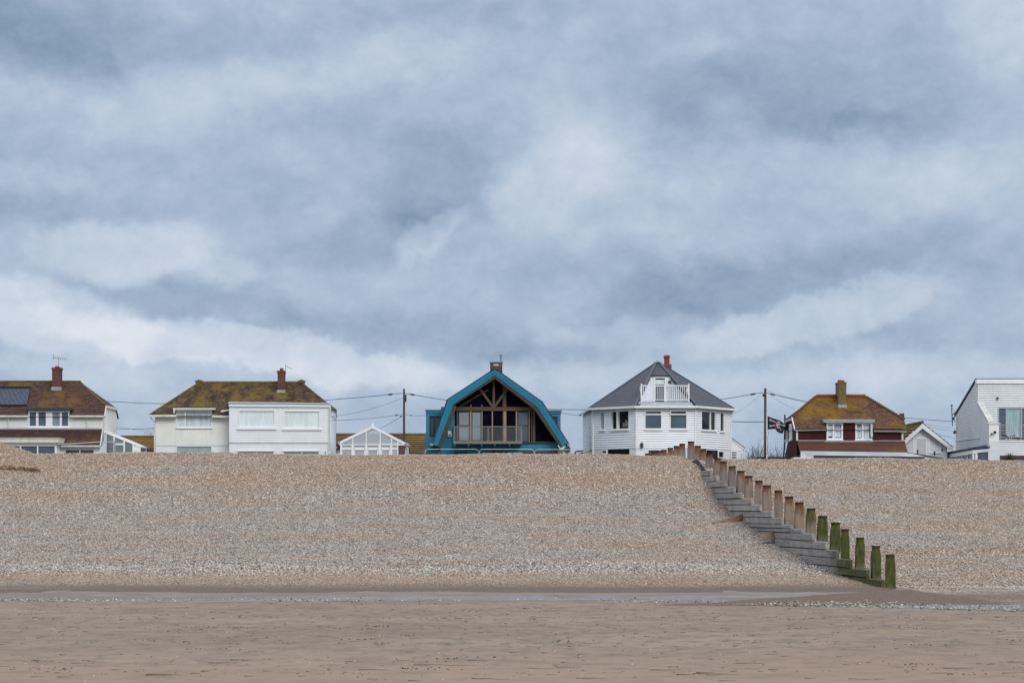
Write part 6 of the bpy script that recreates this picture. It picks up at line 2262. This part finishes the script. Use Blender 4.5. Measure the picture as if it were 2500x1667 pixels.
def tb(q):
    q.tube([P(2321, 988, 162), P(2326, 990.5, 162)], .05, 6)
    q.tube([P(2324, 994, 162), P(2333, 1008, 162)], .012, 5)
    for x0, y0, x1, y1 in ((2324, 1014, 2331, 1007), (2326, 1019, 2332, 1018), (2325, 1023, 2331, 1025)):
        q.tube([P(x0, y0, 162), P(x1, y1, 162)], .03, 5)
    q.box(X_(2326.5, 162), X_(2330, 162), 161.9, 162.1, Z_(1025, 162), Z_(1019, 162))
one(tb, 'boom', M['darkgrey'], t)
t = thing('security_light', 'small dark floodlight bracketed on the far corner of the modern white house', 'floodlight', P(2330, 1055, 162.4))
one(lambda q: q.tube([P(2331.5, 1053, 162.4), P(2329.5, 1057, 162.3)], .09, 8), 'lamp_head', M['darkgrey'], t)
one(lambda q: q.tube([P(2331.5, 1052, 162.6), P(2331, 1049, 162.6)], .025, 6), 'bracket', M['darkgrey'], t)


# ================================================================== poles, cables, flag
M['polewood'] = wood('dark_creosoted_pole', (.055, .045, .032), (.11, .095, .07), .85, (12, 12, .7))
M['polewood2'] = wood('grey_brown_pole', (.085, .068, .05), (.15, .125, .10), .85, (12, 12, .7))


def pole(label, px, pytop, Y, wt, wb, mat, boxes):
    zt = Z_(pytop, Y)
    x = X_(px, Y)
    t = thing('telegraph_pole', label, 'telegraph pole', (x, Y, GZ), 'wooden telegraph poles')
    one(lambda q: q.tube([(x, Y, GZ), (x, Y, (zt + GZ) / 2), (x, Y, zt)], wb * Y / FPX / 2, 12, r1=wt * Y / FPX / 2), 'shaft', M[mat], t, True)
    for (a, b, c, d) in boxes:
        def bx(q):
            q.tube([P((a + b) / 2, d, Y - .2), P((a + b) / 2, c, Y - .2)], (b - a) / 2 * Y / FPX, 8)
            q.box(min(X_(a, Y), x), max(X_(b, Y), x), Y - .16, Y - .08, Z_((c + d) / 2 + 1, Y), Z_((c + d) / 2 - 1, Y))
        one(bx, 'junction_box', M['black'], t)
    return t


pole('dark telegraph pole rising behind the white conservatory', 986.4, 948.7, 167, 4.6, 6.8, 'polewood', [(989, 992.5, 963, 981)])
pole('grey-brown telegraph pole beside the black pirate flag', 1868.3, 947.5, 160, 6.0, 7.4, 'polewood2', [(1861.5, 1865.5, 961, 968)])


def cable(label, p0, p1, sag, r=.02, grp=None, name='overhead_cable', clamps=()):
    p0, p1 = Vector(p0), Vector(p1)
    pts = []
    n = 24
    for k in range(n + 1):
        f = k / n
        q = p0.lerp(p1, f)
        q.z -= sag * 4 * f * (1 - f)
        pts.append(q)
    m = MB()
    m.tube(pts, r * .8, 5)
    for c in clamps:
        i = min(n - 1, max(0, int(c * n)))
        q = pts[i].lerp(pts[i + 1], c * n - i)
        d = (pts[i + 1] - pts[i]).normalized()
        m.tube([q - d * .22, q - d * .10, q + d * .10, q + d * .22], r * 1.2, 6)
        m.tube([q - d * .14, q + d * .14], r * 2.6, 6)
    o = m.build(name, M['wire'])
    tag(o, label, 'cable', grp or 'overhead cables')
    return o


A1, A2 = 166.8, 159.8
cable('thick cable from the pole by the conservatory, dipping behind the mossy-roofed house to the left', P(983, 959.5, A1), P(150, 972, 172), .62, .027, clamps=(.035,))
cable('thick cable sagging behind turquoise and faceted houses, from one pole to the other', P(990, 960, A1), P(1863.5, 957.5, A2), 1.22, .027, clamps=(.02, .972))
cable('thick cable from the flag-side pole to the modern white house, passing behind the ochre roof', P(1872, 959, A2), P(2333, 1028.5, 163), .35, .024, clamps=(.03,))
cable('thin cable from high on the conservatory pole down to the wide-windowed house eave', P(982.7, 971.4, A1), P(811, 1017, 157), .18, .015)
cable('level cable from low on the conservatory pole to the wide-windowed house wall', P(982.7, 1011, A1), P(806.5, 1026, 158), .10, .020, clamps=(.09,))
cable('short cable slanting down from the conservatory pole behind the pointed gable', P(980.5, 1015.5, A1), P(905, 1058, 172), .05, .018, clamps=(.02,))
cable('level cable from the conservatory pole to the turquoise house left dormer', P(990.5, 1013, A1), P(1041, 1014.3, 156), .02, .018, clamps=(.27,))
cable('cable from turquoise right dormer to the faceted white house', P(1370, 1008, 156), P(1420, 1013, 167), .03, .020, clamps=(.93,))
cable('thick level cable from the faceted white house to the flag-side pole', P(1784, 1028.5, 160), P(1864.8, 1029, A2), .03, .034)
cable('thin drooping cable from the flag-side pole to the faceted house gutter', P(1863.5, 957, A2), P(1785, 1013, 159.5), .16, .010)
cable('thin slack cable from the flag-side pole to the ochre-roofed house eave', P(1872, 958, A2), P(1942, 999, 157), .10, .010)
cable('thin upper cable from the flag-side pole to the ochre roof hip', P(1872, 953, A2), P(1972, 980, 158.2), .08, .011)
cable('thin upper cable crossing the gap above the chalet', P(2208, 1026, 160), P(2331, 1045.5, 163), .05, .009)
cable('thin middle cable crossing behind the chalet roof', P(2246, 1038, 164), P(2331, 1052, 163), .03, .010)
cable('dark lower cable running behind the chalet to the modern white house', P(2280, 1057, 164), P(2332, 1070, 163), .02, .015)
cable('short lowest cable between the chalet eave and the modern white house', P(2312, 1083, 164), P(2332, 1089, 163), .01, .013)
cable('cable high in the gap left of the mossy-roofed house, above its twin', P(262, 1036, 160), P(376, 1047, 160), .16, .014)
cable('lower level cable in the gap left of the mossy-roofed house', P(262, 1047, 160), P(376, 1045, 160), .03, .016)


def flag():
    Yf = 151.5
    x = X_(1872.3, Yf)
    zt = Z_(1010, Yf)
    t = thing('flagpole', 'slim white flagpole flying the pirate flag, beside the grey-brown pole', 'flagpole', (x, Yf, GZ))
    one(lambda q: q.tube([(x, Yf, GZ), (x, Yf, zt)], .038, 10, r1=.028), 'shaft', M['upvc'], t)
    one(lambda q: (q.tube([(x, Yf, zt - .04), (x, Yf, zt + .0), (x, Yf, zt + .05), (x, Yf, zt + .085)], .03, 8), q.tube([(x, Yf, zt), (x, Yf, zt + .07)], .055, 8)), 'finial', M['gutter'], t)
    one(lambda q: q.tube([(x + .04, Yf - .03, Z_(1048, Yf)), (x + .12, Yf - .02, Z_(1056, Yf)), (x + .03, Yf - .03, Z_(1068, Yf)), (x + .05, Yf - .03, Z_(1082, Yf)), (x + .02, Yf - .03, Z_(1110, Yf))], .012, 5), 'halyard', M['wire'], t)
    f = thing('pirate_flag', 'black pirate flag with skull, crossed bones and red bandana', 'flag', P(1874, 1030, Yf))
    def depth(px, py):
        u = (px - 1873) / 44
        return Yf + .10 * math.sin(u * 7.0 + (py - 1014) * .05) * min(1, u * 3) - .12 * u
    def q7(zx, zy, off=0.0):
        px, py = 1860 + zx / 19.6, 1000 + zy / 19.6
        Yd = depth(px, py) + off
        return P(px, py, Yd)
    T = [(240, 285), (380, 345), (540, 410), (700, 455), (820, 490), (920, 545), (1010, 620), (1075, 690), (1100, 755)]
    B = [(245, 950), (345, 940), (470, 928), (590, 920), (670, 940), (700, 1010), (760, 1075), (880, 1120), (985, 1150)]
    n, mm = 32, 14
    def at(poly, u):
        f_ = u * (len(poly) - 1)
        i = min(int(f_), len(poly) - 2)
        a, b = poly[i], poly[i + 1]
        return (a[0] + (b[0] - a[0]) * (f_ - i), a[1] + (b[1] - a[1]) * (f_ - i))
    def cloth(q):
        g = []
        for i in range(n + 1):
            a, b = at(T, i / n), at(B, i / n)
            col = []
            for j in range(mm + 1):
                v = j / mm
                bulge = 70 * math.sin(math.pi * v) * (i / n) ** 3 * .6
                col.append(q7(a[0] + (b[0] - a[0]) * v + bulge * .5, a[1] + (b[1] - a[1]) * v))
            g.append(col)
        for i in range(n):
            for j in range(mm):
                q.poly([g[i][j + 1], g[i + 1][j + 1], g[i + 1][j], g[i][j]])
                o = Vector((0, .008, 0))
                q.poly([g[i][j] + o, g[i + 1][j] + o, g[i + 1][j + 1] + o, g[i][j + 1] + o])
    one(cloth, 'cloth', M['flagblack'], f)
    one(lambda q: q.prism([q7(222, 290), q7(262, 300), q7(268, 945), q7(228, 945)], (0, -.008, 0)), 'hoist_band', M['white'], f)
    def patch(q, pts, off):
        # follow the cloth: split long outlines into small fans
        c = (sum(p[0] for p in pts) / len(pts), sum(p[1] for p in pts) / len(pts))
        for i in range(len(pts)):
            a, b = pts[i], pts[(i + 1) % len(pts)]
            am, bm = ((a[0] + c[0]) / 2, (a[1] + c[1]) / 2), ((b[0] + c[0]) / 2, (b[1] + c[1]) / 2)
            tri = [[c, am, bm], [am, a, b], [am, b, bm]]
            for t_ in tri:
                v = [q7(*p, off) for p in t_]
                nrm = (v[1] - v[0]).cross(v[2] - v[0])
                if nrm.y > 0:
                    v.reverse()
                q.poly(v)
    def strip(q, pts, w, off):
        for i in range(len(pts) - 1):
            a, b = pts[i], pts[i + 1]
            dx, dy = b[0] - a[0], b[1] - a[1]
            L = math.hypot(dx, dy)
            nx, ny = -dy / L * w / 2, dx / L * w / 2
            patch(q, [(a[0] + nx, a[1] + ny), (b[0] + nx, b[1] + ny), (b[0] - nx, b[1] - ny), (a[0] - nx, a[1] - ny)], off)
    circ = lambda cx, cy, rx, ry, k=12: [(cx + rx * math.cos(2 * math.pi * i / k), cy + ry * math.sin(2 * math.pi * i / k)) for i in range(k)]
    def bones(q):
        o = -.014
        strip(q, [(410, 490), (530, 540), (650, 600)], 44, o)
        for c in ((392, 490), (418, 458), (425, 515)):
            patch(q, circ(*c, 30, 28), o - .001)
        strip(q, [(420, 780), (540, 760), (640, 745)], 44, o)
        for c in ((392, 755), (405, 800), (430, 775)):
            patch(q, circ(*c, 28, 26), o - .001)
        strip(q, [(840, 725), (890, 705), (950, 715), (1040, 765)], 36, o)
        for c in ((1055, 770), (1080, 735), (1085, 770)):
            patch(q, circ(*c, 24, 26), o - .001)
        strip(q, [(875, 900), (900, 945), (915, 980)], 40, o)
    one(bones, 'crossbones', M['flagwhite'], f)
    def band(q):
        o = -.016
        patch(q, [(660, 520), (720, 478), (800, 488), (880, 545), (860, 570), (760, 575), (690, 610), (640, 650)], o)
        patch(q, [(640, 700), (700, 700), (720, 800), (735, 900), (705, 935), (650, 890), (605, 850)], o)
        patch(q, [(640, 620), (690, 620), (690, 690), (650, 690)], o)
    one(band, 'bandana', M['flagred'], f)
    def skull(q):
        o = -.020
        patch(q, [(690, 640), (740, 580), (820, 570), (868, 590), (870, 650), (845, 700), (835, 770), (790, 785), (745, 740), (705, 690)], o)
        strip(q, [(700, 670), (740, 790), (790, 880), (830, 870), (855, 810)], 40, o - .001)
    one(skull, 'skull', M['flagwhite'], f)
    def eyes(q):
        o = -.026
        patch(q, circ(757, 638, 34, 36), o)
        patch(q, circ(828, 668, 22, 36), o)
        patch(q, [(785, 715), (815, 690), (820, 725)], o)
    one(eyes, 'eye_sockets', M['flagblack'], f)


M['flagblack'] = plain('black_flag_cloth', (.010, .012, .026), .85, .3, 6)
M['flagwhite'] = plain('white_flag_print', (.46, .47, .54), .85, .08, 6)
M['flagred'] = plain('red_flag_print', (.26, .012, .016), .85, .2, 6)
flag()


# ================================================================== barriers, rail, bags, dish
def barrier(label, px0, px1, pytop, Y, mat='galv', mid=True, round0=True, round1=True):
    t = thing('crowd_barrier', label, 'barrier', ((X_(px0, Y) + X_(px1, Y)) / 2, Y, GZ), 'steel barriers before the turquoise house')
    x0, x1, zt = X_(px0, Y), X_(px1, Y), Z_(pytop, Y)
    zz = zt - 1.15
    r = .18
    pts = []
    pts += [(x0, Y, zz)] + ([(x0, Y, zt - r), (x0 + r * .3, Y, zt - r * .3), (x0 + r, Y, zt)] if round0 else [(x0, Y, zt)])
    pts += ([(x1 - r, Y, zt), (x1 - r * .3, Y, zt - r * .3), (x1, Y, zt - r)] if round1 else [(x1, Y, zt)]) + [(x1, Y, zz)]
    one(lambda q: (q.tube(pts, .022, 6), q.tube([(x0, Y, zz + .1), (x1, Y, zz + .1)], .02, 6)), 'frame', M[mat], t)
    one(lambda q: [q.tube([(x0 + (x1 - x0) * k / 26, Y, zz + .1), (x0 + (x1 - x0) * k / 26, Y, zt)], .008, 4) for k in range(1, 26)] if mid else q.tube([(x0 + .05, Y, zt - .4), (x1 - .05, Y, zt - .4)], .012, 5), 'infill_bars', M[mat], t)
    def feet(q):
        for x in (x0 + .35, x1 - .35):
            q.tube([(x, Y - .3, GZ + .35), (x, Y, zz + .1), (x, Y + .3, GZ + .35)], .02, 5)
    one(feet, 'foot', M[mat], t)


barrier('galvanised barrier at the left foot of the turquoise house', 1038, 1168.3, 1096.3, 148.5, mid=False)
barrier('galvanised barrier below the turquoise balcony, middle of three', 1170.5, 1303.5, 1096.3, 148.3, mid=False)
barrier('galvanised barrier at the right foot of the turquoise house by the grey dish', 1305.5, 1421, 1097.0, 148.1, mid=False, round1=False)
t = thing('tube_arch', 'black hooped tarpaulin at the left foot of the faceted house', 'tubework', (X_(1415, 158), 158, GZ))  # dark tube arch like the barriers, with a dark sheet behind
one(lambda q: q.tube([P(1403, 1140, 157.8), P(1403, 1108, 157.8), P(1405, 1103, 157.8), P(1411, 1101, 157.8), P(1424, 1101, 157.8)], .06, 6), 'hoop', M['black'], t)
one(lambda q: q.prism([P(1404, 1140, 158), P(1404, 1112, 158), P(1414, 1105, 158), P(1424, 1104, 158), P(1424, 1140, 158)], (0, 1.5, 0)), 'dark_sheet', M['darkgrey'], t)
t = thing('satellite_dish', 'grey dish on its bracket at the right foot of the turquoise house', 'satellite dish', P(1386, 1110, 152))
def dish(q):
    c = P(1385.5, 1099, 152)
    ax = Vector((-.35, -.85, .35)).normalized()
    u = ax.cross(Vector((0, 0, 1))).normalized()
    v = u.cross(ax)
    rings = []
    for i in range(5):
        rr = .26 * i / 4
        rings.append([c + ax * (rr * rr * 1.3) + u * rr * math.cos(k * math.pi / 8) + v * rr * math.sin(k * math.pi / 8) for k in range(16)])
    for i in range(4):
        for k in range(16):
            a = [rings[i][k], rings[i][(k + 1) % 16], rings[i + 1][(k + 1) % 16], rings[i + 1][k]]
            q.poly(a if i else [rings[0][0], rings[1][(k + 1) % 16], rings[1][k]])
one(dish, 'reflector', M['dishgrey'] if 'dishgrey' in M else M['darkgrey'], t)
one(lambda q: (q.tube([P(1385.5, 1099, 152.05), P(1386, 1106, 152.2), P(1386, 1140, 152.2)], .035, 6), q.tube([P(1384, 1103, 151.9), P(1391, 1105.5, 151.6), P(1393, 1103, 151.5)], .02, 5)), 'bracket', M['black'], t)
t = thing('builders_bag', 'tall white square-topped sack at the foot of the turquoise house', 'bag', (X_(1262, 149.5), 149.6, GZ))
def bag(q):
    x0, x1 = X_(1250.5, 149.3), X_(1273.5, 149.3)
    z0, z1 = GZ, Z_(1105.2, 149.3)
    q.hexa([(x0 + .05, 149.3, z0), (x1 - .05, 149.3, z0), (x1 - .05, 149.9, z0), (x0 + .05, 149.9, z0), (x0, 149.28, z1 - .02), (x1, 149.28, z1), (x1 - .02, 149.92, z1), (x0, 149.92, z1 - .03)])
one(bag, 'sack', M['white'], t)
one(lambda q: [q.tube([(x, 149.3, Z_(1106, 149.3)), (x + .03, 149.35, Z_(1104.8, 149.3)), (x + .1, 149.4, Z_(1105.6, 149.3))], .015, 5) for x in (X_(1252, 149.3), X_(1271, 149.3))], 'strap', M['lead'], t)

Yh = 149.0
t = thing('handrail', 'thin grey sloping rail on a post before the left-edge house', 'handrail', (X_(279, Yh), Yh, GZ))
one(lambda q: q.tube([P(140, 1084, Yh), P(172, 1083.2, Yh), P(230, 1079.6, Yh), P(279, 1078.5, Yh)], .04, 6), 'rail', M['alu'], t)
one(lambda q: q.box(X_(277.5, Yh), X_(282, Yh), Yh - .05, Yh + .07, GZ, Z_(1076.5, Yh)), 'post', M['alu'], t)
for lab, px, py, r in (('small dark ball-topped stub by the conservatory step, left one', 794.5, 1104.2, .05), ('pale ball light on the ground beside the wide-windowed house', 804.8, 1104.0, .065), ('dark stub by the conservatory corner', 843, 1104.3, .06)):
    b = P(px, py, 148.5)
    t = thing('garden_light', lab, 'garden light', (b.x, b.y, GZ))
    one(lambda q: q.tube([(b.x, b.y, GZ), (b.x, b.y, b.z)], .03, 6), 'stake', M['lead'], t)
    one(lambda q: q.tube([b + Vector((0, 0, -r)), b + Vector((0, 0, -r * .4)), b + Vector((0, 0, r * .4)), b + Vector((0, 0, r))], r, 8), 'lamp_head', M['lead'] if r != .065 else M['white'], t)


# ================================================================== bare bushes between the houses
M['twig'] = plain('bare_twig', (.060, .048, .042), .9, .3, 8)


def bare_bush(label, px, pytop, Y, w, seed, pybase=1124):
    rnd = random.Random(seed)
    b = P(px, pybase, Y)
    b.z = GZ
    t = thing('bare_bush', label, 'bush', b, 'bare bushes behind the flagpole')
    top = Z_(pytop, Y) - GZ
    hw = w * Y / FPX / 2
    def grow(q, p, d, L, r, lev):
        n = 3
        pts = [p]
        dd = d.copy()
        for i in range(n):
            dd = (dd + Vector((rnd.gauss(0, .16), rnd.gauss(0, .16), rnd.gauss(.05, .1)))).normalized()
            pts.append(pts[-1] + dd * L / n)
        q.tube(pts, r, 4, r1=r * .5)
        if lev > 0:
            for k in range(rnd.choice((2, 3, 3))):
                i = rnd.randint(1, n)
                nd = (dd + Vector((rnd.gauss(0, .42), rnd.gauss(0, .42), rnd.gauss(.15, .25)))).normalized()
                grow(q, pts[i], nd, L * rnd.uniform(.42, .72), r * .6, lev - 1)
    def br(q):
        for k in range(46):
            p = b + Vector((rnd.uniform(-hw, hw), rnd.uniform(-.7, .7), 0))
            hgt = top * (1 - .45 * abs(p.x - b.x) / hw) * rnd.uniform(.75, 1.0)
            grow(q, p, Vector((rnd.gauss(0, .12), rnd.gauss(0, .1), 1)).normalized(), hgt * .68, .030, 3)
    one(br, 'branches', M['twig'], t)


bare_bush('leafless bush left of the telegraph pole, beside the faceted house', 1843, 1086, 166, 48, 4)
bare_bush('leafless bush right of the telegraph pole, by the tile-hung house', 1889, 1091, 166, 40, 9)
